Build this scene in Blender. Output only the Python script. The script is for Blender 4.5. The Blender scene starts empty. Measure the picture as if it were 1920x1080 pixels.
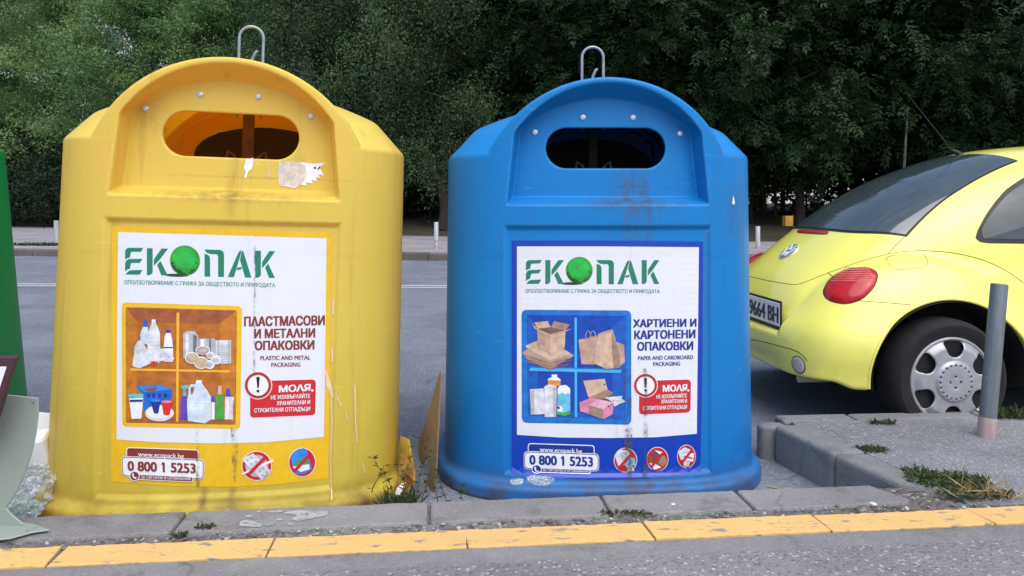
import bpy, bmesh, math, random
import numpy as np
from mathutils import Vector, Matrix
from mathutils.geometry import tessellate_polygon

R = math.radians
rng = np.random.default_rng(7)
random.seed(7)
scene = bpy.context.scene
col = scene.collection

# ------------------------------------------------------------------ camera, sky, sun, exposure
F, HC, HZ = 1450.0, 1.02, 380.0          # focal length in photo pixels, eye height, horizon row
cam_d = bpy.data.cameras.new('camera')
cam_d.sensor_width = 36.0
cam_d.lens = 36.0 * F / 1920.0
cam_d.shift_y = -(540.0 - HZ) / 1920.0
cam_d.clip_end = 2000.0
cam_d.clip_start = 0.05
cam = bpy.data.objects.new('camera', cam_d)
cam.location = (0, 0, HC)
cam.rotation_euler = (R(90), 0, 0)
col.objects.link(cam)
scene.camera = cam

SUN_EL, SUN_AZ = 60.0, 158.0             # azimuth measured from +y towards +x
world = bpy.data.worlds.new('World')
scene.world = world
world.use_nodes = True
wn = world.node_tree
sky = wn.nodes.new('ShaderNodeTexSky')
sky.sky_type = 'NISHITA'
sky.sun_disc = False
sky.sun_elevation = R(SUN_EL)
sky.sun_rotation = R(SUN_AZ)
sky.dust_density = 2.5
sky.air_density = 1.0
wn.links.new(sky.outputs[0], wn.nodes['Background'].inputs[0])
wn.nodes['Background'].inputs[1].default_value = 0.15
sd = bpy.data.lights.new('sun', 'SUN')
sd.energy = 1.5
sd.angle = R(70)
sd.color = (1.0, 0.96, 0.9)
sun = bpy.data.objects.new('sun', sd)
_d = Vector((math.sin(R(SUN_AZ)) * math.cos(R(SUN_EL)), math.cos(R(SUN_AZ)) * math.cos(R(SUN_EL)), math.sin(R(SUN_EL))))
sun.rotation_euler = _d.to_track_quat('Z', 'Y').to_euler()
sun.location = (-6, 12, 20)
col.objects.link(sun)
scene.view_settings.view_transform = 'Standard'
scene.view_settings.look = 'None'
scene.view_settings.gamma = 1
scene.view_settings.exposure = 0.65
scene.cycles.max_bounces = 8
scene.cycles.transparent_max_bounces = 12
scene.cycles.use_denoising = True

# ------------------------------------------------------------------ helpers: objects
def tag(o, label=None, cat=None, group=None, kind=None):
    if label: o['label'] = label
    if cat: o['category'] = cat
    if group: o['group'] = group
    if kind: o['kind'] = kind
    return o

def empty(name, loc=(0, 0, 0), rot=(0, 0, 0)):
    o = bpy.data.objects.new(name, None)
    o.empty_display_size = 0.1
    o.location = loc
    o.rotation_euler = rot
    col.objects.link(o)
    return o

def link_mesh(name, me, mats, parent=None, smooth=True):
    if not isinstance(mats, (list, tuple)): mats = [mats]
    for m in mats: me.materials.append(m)
    if smooth is not None:
        me.polygons.foreach_set('use_smooth', np.full(len(me.polygons), bool(smooth)))
    o = bpy.data.objects.new(name, me)
    if parent is not None: o.parent = parent
    col.objects.link(o)
    return o

def mesh_np(name, V, Fc, normals=None):
    """V (n,3), Fc (m,k) arrays -> mesh"""
    V = np.asarray(V, np.float32); Fc = np.asarray(Fc, np.int32)
    me = bpy.data.meshes.new(name)
    k = Fc.shape[1]
    me.vertices.add(len(V)); me.vertices.foreach_set('co', V.ravel())
    me.loops.add(Fc.size); me.loops.foreach_set('vertex_index', Fc.ravel())
    me.polygons.add(len(Fc))
    me.polygons.foreach_set('loop_start', np.arange(0, Fc.size, k, dtype=np.int32))
    me.polygons.foreach_set('loop_total', np.full(len(Fc), k, np.int32))
    me.update(calc_edges=True)
    me.validate()
    if normals is not None:
        me.polygons.foreach_set('use_smooth', np.ones(len(me.polygons), bool))
        me.normals_split_custom_set_from_vertices(np.asarray(normals, np.float32).tolist())
    return me

def sharp(o, ang=35):
    o.data.polygons.foreach_set('use_smooth', np.ones(len(o.data.polygons), bool))
    o.data.set_sharp_from_angle(angle=R(ang))
    return o

def bm_obj(name, bm, mats, parent=None, smooth=False, bevel=0.0, seg=2):
    bmesh.ops.recalc_face_normals(bm, faces=bm.faces)
    if bevel > 0:
        es = [e for e in bm.edges if len(e.link_faces) == 2 and e.calc_face_angle(0) > R(25)]
        bmesh.ops.bevel(bm, geom=es, offset=bevel, segments=seg, profile=0.5, affect='EDGES', clamp_overlap=True)
    me = bpy.data.meshes.new(name)
    bm.to_mesh(me); bm.free()
    o = link_mesh(name, me, mats, parent, smooth)
    if smooth: o.data.set_sharp_from_angle(angle=R(40))
    return o

def add_box(bm, lo, hi, mat=0):
    vs = [bm.verts.new((x, y, z)) for x in (lo[0], hi[0]) for y in (lo[1], hi[1]) for z in (lo[2], hi[2])]
    for q in ((0, 1, 3, 2), (4, 6, 7, 5), (0, 4, 5, 1), (2, 3, 7, 6), (0, 2, 6, 4), (1, 5, 7, 3)):
        bm.faces.new([vs[i] for i in q]).material_index = mat
    return vs

def add_prism(bm, pts, vec, mat=0):
    """polygon pts (3d) extruded by vec"""
    a = [bm.verts.new(p) for p in pts]
    v = Vector(vec)
    b = [bm.verts.new(Vector(p) + v) for p in pts]
    n = len(pts)
    bm.faces.new(a).material_index = mat
    bm.faces.new(list(reversed(b))).material_index = mat
    for i in range(n):
        j = (i + 1) % n
        bm.faces.new((a[j], a[i], b[i], b[j])).material_index = mat

def add_tube(bm, pts, rad, seg=10, mat=0, cap=True):
    pts = [Vector(p) for p in pts]
    rads = rad if isinstance(rad, (list, tuple, np.ndarray)) else [rad] * len(pts)
    rings = []
    prev = None
    for i, p in enumerate(pts):
        t = (pts[min(i + 1, len(pts) - 1)] - pts[max(i - 1, 0)]).normalized()
        if prev is None:
            up = Vector((0, 0, 1)) if abs(t.z) < 0.9 else Vector((1, 0, 0))
            a = t.cross(up).normalized()
        else:
            a = (prev - t * prev.dot(t)).normalized()
        prev = a
        b = t.cross(a)
        rings.append([bm.verts.new(p + (a * math.cos(2 * math.pi * k / seg) + b * math.sin(2 * math.pi * k / seg)) * rads[i]) for k in range(seg)])
    for r0, r1 in zip(rings, rings[1:]):
        for k in range(seg):
            bm.faces.new((r0[k], r0[(k + 1) % seg], r1[(k + 1) % seg], r1[k])).material_index = mat
    if cap:
        bm.faces.new(list(reversed(rings[0]))).material_index = mat
        bm.faces.new(rings[-1]).material_index = mat

def add_lathe(bm, prof, seg=32, center=(0, 0, 0), axis='z', mat=0):
    """prof list of (r, h)"""
    rings = []
    for r, h in prof:
        ring = []
        for k in range(seg):
            a = 2 * math.pi * k / seg
            x, y = r * math.cos(a), r * math.sin(a)
            p = (x, y, h) if axis == 'z' else (x, h, y)
            ring.append(bm.verts.new(Vector(p) + Vector(center)))
        rings.append(ring)
    for a, b in zip(rings, rings[1:]):
        for k in range(seg):
            bm.faces.new((a[k], a[(k + 1) % seg], b[(k + 1) % seg], b[k])).material_index = mat
    bm.faces.new(list(reversed(rings[0]))).material_index = mat
    bm.faces.new(rings[-1]).material_index = mat

def px(u, v, D):
    """a point at depth D that the photo shows at (u, v)"""
    return Vector(((u - 960.0) * D / F, D, HC - (v - HZ) * D / F))

def gp(u, v, z=0.0):
    """ground point at height z measured at photo pixel (u, v)"""
    D = (HC - z) * F / (v - HZ)
    return Vector(((u - 960.0) * D / F, D, z))

# ------------------------------------------------------------------ helpers: implicit surfaces
def smin(a, b, k):
    h = np.maximum(k - np.abs(a - b), 0) / k
    return np.minimum(a, b) - h * h * k * 0.25

def smax(a, b, k):
    return -smin(-a, -b, k)

def sstep(a, b, x):
    t = np.clip((x - a) / (b - a), 0, 1)
    return t * t * (3 - 2 * t)

def grad(f, P, e=1e-3):
    P = P.astype(np.float64)
    g = np.empty_like(P)
    for i in range(3):
        d = np.zeros(3); d[i] = e
        A, B = P + d, P - d
        g[:, i] = (f(A[:, 0], A[:, 1], A[:, 2]) - f(B[:, 0], B[:, 1], B[:, 2])) / (2 * e)
    return g

def isosurface(f, lo, hi, h, newton=2, clampstep=0.5):
    """surface nets over f(x,y,z) < 0, verts pulled onto f = 0; returns V, quads, normals"""
    lo = np.array(lo, float); hi = np.array(hi, float)
    n = np.ceil((hi - lo) / h).astype(int) + 1
    xs, ys, zs = (lo[i] + h * np.arange(n[i]) for i in range(3))
    G = np.empty(n, np.float32)
    step = 12
    for i in range(0, n[0], step):
        X, Y, Z = np.meshgrid(xs[i:i + step], ys, zs, indexing='ij')
        G[i:i + step] = f(X, Y, Z)
    S = G < 0
    c = [S[dx:n[0] - 1 + dx, dy:n[1] - 1 + dy, dz:n[2] - 1 + dz] for dx in (0, 1) for dy in (0, 1) for dz in (0, 1)]
    cnt = sum(a.astype(np.int8) for a in c)
    act = (cnt > 0) & (cnt < 8)
    idx = np.argwhere(act)
    vid = np.full(act.shape, -1, np.int32)
    vid[act] = np.arange(len(idx))
    acc = np.zeros((len(idx), 3)); num = np.zeros(len(idx))
    corners = [(dx, dy, dz) for dx in (0, 1) for dy in (0, 1) for dz in (0, 1)]
    for a in corners:
        for ax in range(3):
            if a[ax]: continue
            b = list(a); b[ax] = 1
            ga = G[idx[:, 0] + a[0], idx[:, 1] + a[1], idx[:, 2] + a[2]].astype(float)
            gb = G[idx[:, 0] + b[0], idx[:, 1] + b[1], idx[:, 2] + b[2]].astype(float)
            m = (ga < 0) != (gb < 0)
            t = np.where(m, ga / np.where(m, ga - gb, 1), 0)
            p = np.tile(np.array(a, float), (len(idx), 1)); p[:, ax] += t
            acc[m] += p[m]; num[m] += 1
    V = lo + h * (idx + acc / num[:, None])
    quads = []
    for ax in range(3):
        o = [i for i in range(3) if i != ax]
        s0 = [slice(None)] * 3; s1 = [slice(None)] * 3
        s0[ax] = slice(0, -1); s1[ax] = slice(1, None)
        for k in o:
            s0[k] = slice(1, -1); s1[k] = slice(1, -1)
        a, b = S[tuple(s0)], S[tuple(s1)]
        e = np.argwhere(a != b)
        if not len(e): continue
        inside = a[tuple(e.T)]
        e = e.copy()
        for k in o: e[:, k] += 1
        def cell(du, dv):
            q = e.copy(); q[:, o[0]] += du; q[:, o[1]] += dv
            return vid[tuple(q.T)]
        Q = np.stack([cell(-1, -1), cell(0, -1), cell(0, 0), cell(-1, 0)], 1)
        flip = inside if ax != 1 else ~inside
        Q[~flip] = Q[~flip][:, ::-1]
        quads.append(Q)
    Q = np.concatenate(quads)
    for _ in range(newton):
        g = grad(f, V)
        d = f(V[:, 0], V[:, 1], V[:, 2])
        mv = -(d / np.maximum((g * g).sum(1), 0.05))[:, None] * g
        L = np.linalg.norm(mv, axis=1, keepdims=True)
        mv *= np.minimum(1, clampstep * h / np.maximum(L, 1e-9))
        V = V + mv
    g = grad(f, V, 2e-3)
    N = g / np.maximum(np.linalg.norm(g, axis=1, keepdims=True), 1e-9)
    return V, Q, N

def march(f, O, Dv, t0, t1, n=160, it=24):
    """first root of f along rays O + t Dv (t0..t1); NaN where missed"""
    O = np.asarray(O, float); Dv = np.asarray(Dv, float)
    ts = np.linspace(t0, t1, n)
    a = np.full(len(O), np.nan); b = np.full(len(O), np.nan)
    prev = np.full(len(O), t0)
    for t in ts:
        P = O + t * Dv
        hit = (f(P[:, 0], P[:, 1], P[:, 2]) < 0) & np.isnan(b)
        a[hit] = prev[hit]; b[hit] = t
        prev[:] = t
    for _ in range(it):
        m = 0.5 * (a + b)
        P = O + np.nan_to_num(m)[:, None] * Dv
        ins = f(P[:, 0], P[:, 1], P[:, 2]) < 0
        b = np.where(ins, m, b); a = np.where(ins, a, m)
    return O + (0.5 * (a + b))[:, None] * Dv

# ------------------------------------------------------------------ helpers: materials
def new_mat(name):
    m = bpy.data.materials.new(name)
    m.use_nodes = True
    nt = m.node_tree
    b = nt.nodes['Principled BSDF']
    return m, nt, b

def N(nt, t, **kw):
    n = nt.nodes.new(t)
    for k, v in kw.items():
        if k.startswith('i_'):
            key = k[2:]
            n.inputs[int(key) if key.isdigit() else key.replace('_', ' ')].default_value = v
        else:
            setattr(n, k, v)
    return n

def L(nt, a, b): nt.links.new(a, b)

def ramp(nt, fac, stops):
    r = N(nt, 'ShaderNodeValToRGB')
    el = r.color_ramp.elements
    while len(el) < len(stops): el.new(0.5)
    for e, (p, c) in zip(el, stops):
        e.position = p
        e.color = (c[0], c[1], c[2], 1) if isinstance(c, (tuple, list)) else (c, c, c, 1)
    L(nt, fac, r.inputs[0])
    return r.outputs[0]

def noise(nt, scale, detail=5, rough=0.6, vec=None, coord='Object', stretch=None, distort=0.0):
    if vec is None:
        tc = N(nt, 'ShaderNodeTexCoord')
        vec = tc.outputs[coord]
    if stretch:
        mp = N(nt, 'ShaderNodeMapping')
        mp.inputs['Scale'].default_value = stretch
        L(nt, vec, mp.inputs[0]); vec = mp.outputs[0]
    n = N(nt, 'ShaderNodeTexNoise')
    n.inputs['Scale'].default_value = scale
    n.inputs['Detail'].default_value = detail
    n.inputs['Roughness'].default_value = rough
    n.inputs['Distortion'].default_value = distort
    L(nt, vec, n.inputs['Vector'])
    return n.outputs['Fac']

def mix(nt, fac, a, b, mode='MIX'):
    m = N(nt, 'ShaderNodeMix', data_type='RGBA', blend_type=mode)
    def put(sock, v):
        if isinstance(v, bpy.types.NodeSocket): L(nt, v, sock)
        elif isinstance(v, (int, float)): sock.default_value = v
        else: sock.default_value = (v[0], v[1], v[2], 1)
    put(m.inputs['Factor'], fac); put(m.inputs['A'], a); put(m.inputs['B'], b)
    return m.outputs['Result']

def bump(nt, bsdf, h, strength=0.2, dist=0.01):
    b = N(nt, 'ShaderNodeBump')
    b.inputs['Strength'].default_value = strength
    b.inputs['Distance'].default_value = dist
    L(nt, h, b.inputs['Height'])
    L(nt, b.outputs[0], bsdf.inputs['Normal'])

_plain = {}
def plain(name, c, rough=0.6, metal=0.0, var=0.12, scale=14.0, bmp=0.0, spec=0.5):
    """procedural paint or plastic with a little tonal variation"""
    if name in _plain: return _plain[name]
    m, nt, b = new_mat(name)
    f = noise(nt, scale, 4)
    c = tuple(c)
    lo = tuple(x * (1 - var) for x in c); hi = tuple(min(1, x * (1 + var)) for x in c)
    L(nt, ramp(nt, f, [(0.3, lo), (0.7, hi)]), b.inputs['Base Color'])
    b.inputs['Roughness'].default_value = rough
    b.inputs['Metallic'].default_value = metal
    b.inputs['Specular IOR Level'].default_value = spec
    if bmp: bump(nt, b, noise(nt, scale * 6, 3), bmp, 0.004)
    _plain[name] = m
    return m
# ------------------------------------------------------------------ ground, road, pavements, kerbs
def asphalt(name, lo, hi, scale, speck, specmul=1.0, bmp=0.5, stain=None, coord='Object'):
    m, nt, b = new_mat(name)
    tc = N(nt, 'ShaderNodeTexCoord'); v = tc.outputs[coord]
    big = noise(nt, 0.9, 5, 0.6, v)
    mid = noise(nt, 7.0, 6, 0.7, v)
    fine = noise(nt, scale * 1.4, 4, 0.75, v)
    c = ramp(nt, fine, [(0.25, lo), (0.75, hi)])
    c = mix(nt, ramp(nt, big, [(0.38, 0.0), (0.62, 0.7)]), c, tuple(x * 0.70 for x in lo))
    c = mix(nt, ramp(nt, mid, [(0.5, 0.0), (0.8, 0.35)]), c, tuple(min(1, x * 1.25) for x in hi))
    vo = N(nt, 'ShaderNodeTexVoronoi'); vo.inputs['Scale'].default_value = scale; vo.inputs['Randomness'].default_value = 1
    L(nt, v, vo.inputs['Vector'])
    sep = N(nt, 'ShaderNodeSeparateColor'); L(nt, vo.outputs['Color'], sep.inputs[0])
    chip = N(nt, 'ShaderNodeMath', operation='GREATER_THAN'); L(nt, sep.outputs[0], chip.inputs[0]); chip.inputs[1].default_value = 0.72
    edge = ramp(nt, vo.outputs['Distance'], [(0.30, 1.0), (0.55, 0.0)])
    mu = N(nt, 'ShaderNodeMath', operation='MULTIPLY'); L(nt, chip.outputs[0], mu.inputs[0]); L(nt, edge, mu.inputs[1])
    mu2 = N(nt, 'ShaderNodeMath', operation='MULTIPLY'); L(nt, mu.outputs[0], mu2.inputs[0]); mu2.inputs[1].default_value = 0.75 * specmul
    c = mix(nt, mu2.outputs[0], c, speck)
    dk = N(nt, 'ShaderNodeMath', operation='LESS_THAN'); L(nt, sep.outputs[1], dk.inputs[0]); dk.inputs[1].default_value = 0.28
    mu3 = N(nt, 'ShaderNodeMath', operation='MULTIPLY'); L(nt, dk.outputs[0], mu3.inputs[0]); L(nt, edge, mu3.inputs[1])
    mu4 = N(nt, 'ShaderNodeMath', operation='MULTIPLY'); L(nt, mu3.outputs[0], mu4.inputs[0]); mu4.inputs[1].default_value = 0.5 * specmul
    c = mix(nt, mu4.outputs[0], c, tuple(x * 0.45 for x in lo))
    # cracks and tar
    wv = N(nt, 'ShaderNodeTexVoronoi', feature='DISTANCE_TO_EDGE'); wv.inputs['Scale'].default_value = 0.8
    dn = N(nt, 'ShaderNodeTexNoise'); dn.inputs['Scale'].default_value = 5; dn.inputs['Detail'].default_value = 5; L(nt, v, dn.inputs['Vector'])
    ad = mix(nt, 0.25, v, dn.outputs['Color'], 'ADD')
    L(nt, ad, wv.inputs['Vector'])
    ck = ramp(nt, wv.outputs['Distance'], [(0.0, 0.6), (0.007, 0.0)])
    ckm = N(nt, 'ShaderNodeMath', operation='MULTIPLY'); L(nt, ck, ckm.inputs[0]); L(nt, ramp(nt, noise(nt, 1.3, 3, 0.5, v), [(0.5, 0.0), (0.6, 1.0)]), ckm.inputs[1])
    c = mix(nt, ckm.outputs[0], c, tuple(x * 0.25 for x in lo))
    if stain:
        sm = noise(nt, stain[1], 5, 0.7, v)
        c = mix(nt, ramp(nt, sm, [(stain[2], 0.0), (stain[2] + 0.1, stain[3])]), c, stain[0])
    L(nt, c, b.inputs['Base Color'])
    b.inputs['Roughness'].default_value = 0.9
    b.inputs['Specular IOR Level'].default_value = 0.25
    h = N(nt, 'ShaderNodeMath', operation='ADD'); L(nt, fine, h.inputs[0]); L(nt, edge, h.inputs[1])
    bump(nt, b, h.outputs[0], bmp, 0.006)
    return m

M_pave = asphalt('pavement_asphalt', (0.195, 0.185, 0.195), (0.27, 0.26, 0.27), 75, (0.42, 0.41, 0.42), 1.0, 0.55, ((0.10, 0.095, 0.10), 2.3, 0.58, 0.5))
M_walk = asphalt('sidewalk_asphalt', (0.20, 0.205, 0.22), (0.275, 0.28, 0.30), 85, (0.45, 0.44, 0.45), 0.9, 0.5, ((0.14, 0.13, 0.12), 3.0, 0.56, 0.5))
M_road = asphalt('road_asphalt', (0.155, 0.17, 0.21), (0.215, 0.23, 0.275), 70, (0.42, 0.42, 0.44), 0.6, 0.3, ((0.11, 0.11, 0.115), 1.1, 0.56, 0.6))
M_farwalk = asphalt('far_pavement', (0.26, 0.25, 0.27), (0.33, 0.32, 0.34), 40, (0.42, 0.41, 0.42), 0.4, 0.2)
M_conc = asphalt('kerb_concrete', (0.20, 0.195, 0.20), (0.29, 0.28, 0.285), 130, (0.36, 0.35, 0.35), 0.5, 0.35, ((0.12, 0.115, 0.11), 5.0, 0.55, 0.6))
M_conc2 = asphalt('worn_concrete', (0.19, 0.195, 0.195), (0.27, 0.275, 0.27), 150, (0.33, 0.33, 0.33), 0.4, 0.35, ((0.12, 0.12, 0.125), 4.0, 0.55, 0.5))
M_rubble = asphalt('rubble', (0.14, 0.125, 0.115), (0.27, 0.25, 0.24), 55, (0.48, 0.46, 0.44), 1.1, 0.9, ((0.07, 0.06, 0.05), 9.0, 0.52, 0.7))
M_farkerb = asphalt('far_kerb', (0.11, 0.085, 0.08), (0.18, 0.145, 0.14), 40, (0.25, 0.22, 0.2), 0.4, 0.3)

def yellow_paint():
    m, nt, b = new_mat('kerb_yellow_paint')
    tc = N(nt, 'ShaderNodeTexCoord'); v = tc.outputs['Object']
    f = noise(nt, 90, 4, 0.7, v)
    c = ramp(nt, f, [(0.25, (0.62, 0.37, 0.115)), (0.8, (0.78, 0.50, 0.19))])
    c = mix(nt, ramp(nt, noise(nt, 4, 5, 0.6, v), [(0.4, 0), (0.75, 0.55)]), c, (0.50, 0.34, 0.14))
    wear = noise(nt, 17, 7, 0.74, v, stretch=(0.6, 1.6, 1))
    wm = ramp(nt, wear, [(0.575, 0.0), (0.605, 0.95)])
    c = mix(nt, wm, c, (0.24, 0.21, 0.19))
    sp = noise(nt, 60, 3, 0.6, v)
    c = mix(nt, ramp(nt, sp, [(0.70, 0.0), (0.73, 0.8)]), c, (0.16, 0.12, 0.08))
    L(nt, c, b.inputs['Base Color']); b.inputs['Roughness'].default_value = 0.8
    bump(nt, b, f, 0.35, 0.004)
    return m
M_ypaint = yellow_paint()

KO = Vector((-1.43, 2.158, 0)); KE = Vector((0.99506, 0.0993, 0)); KN = Vector((-0.0993, 0.99506, 0))
def kp(t, n, z=0.0): return KO + KE * t + KN * n + Vector((0, 0, z))

def sheet(name, pts, z, mat):
    bm = bmesh.new()
    bm.faces.new([bm.verts.new((p[0], p[1], z)) for p in pts])
    o = bm_obj(name, bm, mat)
    if o.data.polygons[0].normal.z < 0: o.data.flip_normals()
    return tag(o, kind='structure')

sheet('ground', [(-600, -600), (600, -600), (600, 600), (-600, 600)], -0.32, M_road)
kerb_far = [(-60, 23.6), (-30, 19.9), (-10.5, 16.9), (-1.7, 15.6), (6, 14.95), (30, 14.5), (60, 14.5)]
sheet('road', [(-60, -2), (60, -2)] + [(x, y + 0.3) for x, y in reversed(kerb_far)], -0.15, M_road)

# double centre line
M_line = plain('road_marking', (0.50, 0.51, 0.54), 0.8, 0, 0.25, 30)
bm = bmesh.new()
for off in (0.0, 0.24):
    a = [bm.verts.new(p) for p in ((-60, 12.6 + off, -0.146), (-6.75, 10.80 + off, -0.146), (-1.1, 10.60 + off, -0.146), (60, 9.9 + off, -0.146), (60, 10.0 + off, -0.146), (-1.1, 10.70 + off, -0.146), (-6.75, 10.90 + off, -0.146), (-60, 12.7 + off, -0.146))]
    for i in range(3): bm.faces.new((a[i], a[i + 1], a[6 - i], a[7 - i]))
o = bm_obj('road_centre_line', bm, M_line); tag(o, kind='structure')

# far kerb and pavement
bm = bmesh.new()
for (x0, y0), (x1, y1) in zip(kerb_far, kerb_far[1:]):
    n = max(1, int(abs(x1 - x0) / 2.0))
    for k in range(n):
        a = Vector((x0 + (x1 - x0) * k / n, y0 + (y1 - y0) * k / n, 0)); b_ = Vector((x0 + (x1 - x0) * (k + 1) / n, y0 + (y1 - y0) * (k + 1) / n, 0))
        e = (b_ - a).normalized(); nn = Vector((-e.y, e.x, 0))
        a2, b2 = a + e * 0.006, b_ - e * 0.006
        dz = random.uniform(-0.012, 0.012)
        add_prism(bm, [a2 + Vector((0, 0, -0.3)), b2 + Vector((0, 0, -0.3)), b2 + nn * 0.3 + Vector((0, 0, -0.3)), a2 + nn * 0.3 + Vector((0, 0, -0.3))], (0, 0, 0.3 + dz))
tag(bm_obj('far_kerb', bm, M_farkerb, None, False, 0.02, 1), kind='structure')
back = [(-60, 55), (-20.4, 33), (-2.6, 23.8), (6.4, 20.5), (16, 19.5), (60, 18)]
sheet('far_pavement', [(x, y + 0.29) for x, y in kerb_far] + [(x, y + 1.0) for x, y in reversed(back)], -0.012, M_farwalk)

# earth bank behind the far pavement, strewn with dry leaves
def earth_mat():
    m, nt, b = new_mat('leafy_earth')
    tc = N(nt, 'ShaderNodeTexCoord'); v = tc.outputs['Object']
    f = noise(nt, 9, 6, 0.75, v)
    c = ramp(nt, f, [(0.3, (0.03, 0.024, 0.017)), (0.55, (0.065, 0.048, 0.032)), (0.75, (0.12, 0.085, 0.05))])
    sp = noise(nt, 5, 4, 0.8, v)
    c = mix(nt, ramp(nt, sp, [(0.58, 0), (0.66, 0.6)]), c, (0.03, 0.045, 0.015))
    L(nt, c, b.inputs['Base Color']); b.inputs['Roughness'].default_value = 1
    bump(nt, b, f, 0.8, 0.1)
    return m
M_earth = earth_mat()
nx, ny = 121, 26
V = []
for j in range(ny):
    for i in range(nx):
        x = -60 + i
        by = np.interp(x, [p[0] for p in back], [p[1] for p in back])
        s = (j / (ny - 1)) ** 1.5 * 60
        z = 0.02 + 0.9 * (1 - math.exp(-s / 7)) + 0.05 * math.sin(x * 1.7 + s) * min(1, s) + random.uniform(-.03, .03) * min(1, s * 2)
        V.append((x, by + s + (0.12 * math.sin(x * 3.1) if j == 0 else 0), z if j else -0.03))
Q = [(j * nx + i, j * nx + i + 1, (j + 1) * nx + i + 1, (j + 1) * nx + i) for j in range(ny - 1) for i in range(nx - 1)]
tag(link_mesh('earth_bank', mesh_np('earth_bank', V, np.array(Q)), M_earth), kind='structure')
def bank_z(x, y):
    by = np.interp(x, [p[0] for p in back], [p[1] for p in back])
    s = max(0, y - by)
    return 0.02 + 0.9 * (1 - math.exp(-s / 7))

# near pavement (camera side)
bm = bmesh.new()
add_prism(bm, [kp(-8, -8, -0.3), kp(10, -8, -0.3), kp(10, -0.105, -0.3), kp(-8, -0.105, -0.3)], (0, 0, 0.3))
tag(bm_obj('pavement', bm, M_pave), kind='structure')
bm = bmesh.new()
add_prism(bm, [kp(-8, -0.103, -0.3), kp(10, -0.103, -0.3), kp(10, -0.004, -0.3), kp(-8, -0.004, -0.3)], (0, 0, 0.297))
tag(bm_obj('pavement_edging_strip', bm, M_conc), kind='structure')

# mortar bed that shows in the joints
bm = bmesh.new()
add_prism(bm, [kp(-6, -0.0035, -0.29), kp(8, -0.0035, -0.29), kp(8, 0.345, -0.29), kp(-6, 0.345, -0.29)], (0, 0, 0.282))
tag(bm_obj('mortar_bed', bm, M_rubble), kind='structure')
# yellow painted kerb stones
joints = [-3.9, -3.33, -2.76, -2.19, -1.62, -1.05, -0.46, 0.123, 0.724, 1.305, 1.874, 2.436, 2.98, 3.55, 4.12, 4.69, 5.26, 5.83, 6.4]
rj = random.Random(11)
for t0, t1 in zip(joints, joints[1:]):
    bm = bmesh.new()
    sk = rj.uniform(-0.012, 0.012); z1 = 0.0015 + rj.uniform(-0.001, 0.002)
    ns = 30
    front = [kp(t0 + 0.0025 + (t1 - t0 - 0.005) * i / ns, rj.uniform(-0.003, 0.004), -0.3) for i in range(ns + 1)]
    rear = [kp(t0 + 0.0025 - 0.01 + sk + (t1 - t0 - 0.005) * i / ns, 0.124 + rj.uniform(-0.003, 0.003), -0.3) for i in range(ns + 1)]
    add_prism(bm, front + rear[::-1], (0, 0, 0.3 + z1))
    o = bm_obj('yellow_kerb', bm, M_ypaint, None, False, 0.0025, 2)
    tag(o, kind='structure')

# rubble seam
nx, ny = 420, 6
V = []
for j in range(ny):
    for i in range(nx):
        p = kp(-5 + 11 * i / (nx - 1), 0.118 + 0.075 * j / (ny - 1), -0.012 + 0.018 * rng.random() ** 2)
        V.append(p)
Q = [(j * nx + i, j * nx + i + 1, (j + 1) * nx + i + 1, (j + 1) * nx + i) for j in range(ny - 1) for i in range(nx - 1)]
tag(link_mesh('gravel_seam', mesh_np('gravel_seam', V, np.array(Q)), M_rubble, None, False), kind='structure')

# grey kerb stones that edge the bay
gj = [-3.2, -2.6, -2.0, -1.4, -0.8, -0.2, 0.40, 1.19, 1.78, 2.262]
for t0, t1 in zip(gj, gj[1:]):
    bm = bmesh.new()
    z1 = 0.006 + 0.0005 * rj.random()
    ns = 14
    fr = [kp(t0 + 0.004 + (t1 - t0 - 0.008) * i / ns, 0.176 + rj.uniform(-0.006, 0.006), -0.3) for i in range(ns + 1)]
    bk = [kp(t0 + 0.004 + (t1 - t0 - 0.008) * i / ns, 0.352 + rj.uniform(-0.004, 0.004), -0.3) for i in range(ns + 1)]
    add_prism(bm, fr + bk[::-1], (0, 0, 0.3 + z1))
    tag(bm_obj('kerb', bm, M_conc, None, False, 0.010, 2), kind='structure')
# last stone of that row, running into the corner
bm = bmesh.new()
add_prism(bm, [kp(2.268, 0.176, -0.3), kp(2.80, 0.182, -0.3), kp(2.83, 0.215, -0.3), kp(2.765, 0.352, -0.3), kp(2.268, 0.352, -0.3)], (0, 0, 0.306))
tag(bm_obj('kerb', bm, M_conc, None, False, 0.010, 2), kind='structure')

# the bay's right-hand kerb, two stones, and the cracked end
def stone(pts, top, bev=0.02, mat=None):
    bm = bmesh.new()
    add_prism(bm, [(p[0], p[1], -0.3) for p in pts], (0, 0, 0.3 + top))
    tag(bm_obj('kerb', bm, mat or M_conc2, None, False, bev, 3), kind='structure')
stone([(1.395, 2.80), (1.535, 2.72), (1.44, 3.125), (1.292, 3.11)], 0.010)
stone([(1.290, 3.118), (1.438, 3.133), (1.335, 3.53), (1.185, 3.50)], 0.014)
stone([(1.180, 3.512), (1.262, 3.535), (1.25, 3.60), (1.165, 3.60), (1.125, 3.575), (1.14, 3.53)], 0.002, 0.018)

# right-hand sidewalk
bm = bmesh.new()
pts = [(1.545, 2.60), (1.545, 2.725), (1.447, 3.13), (1.345, 3.53), (1.30, 3.55), (1.30, 3.60), (9, 4.20), (9, 3.25)]
add_prism(bm, [(x, y, -0.3) for x, y in pts], (0, 0, 0.3))
tag(bm_obj('sidewalk', bm, M_walk), kind='structure')
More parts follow.
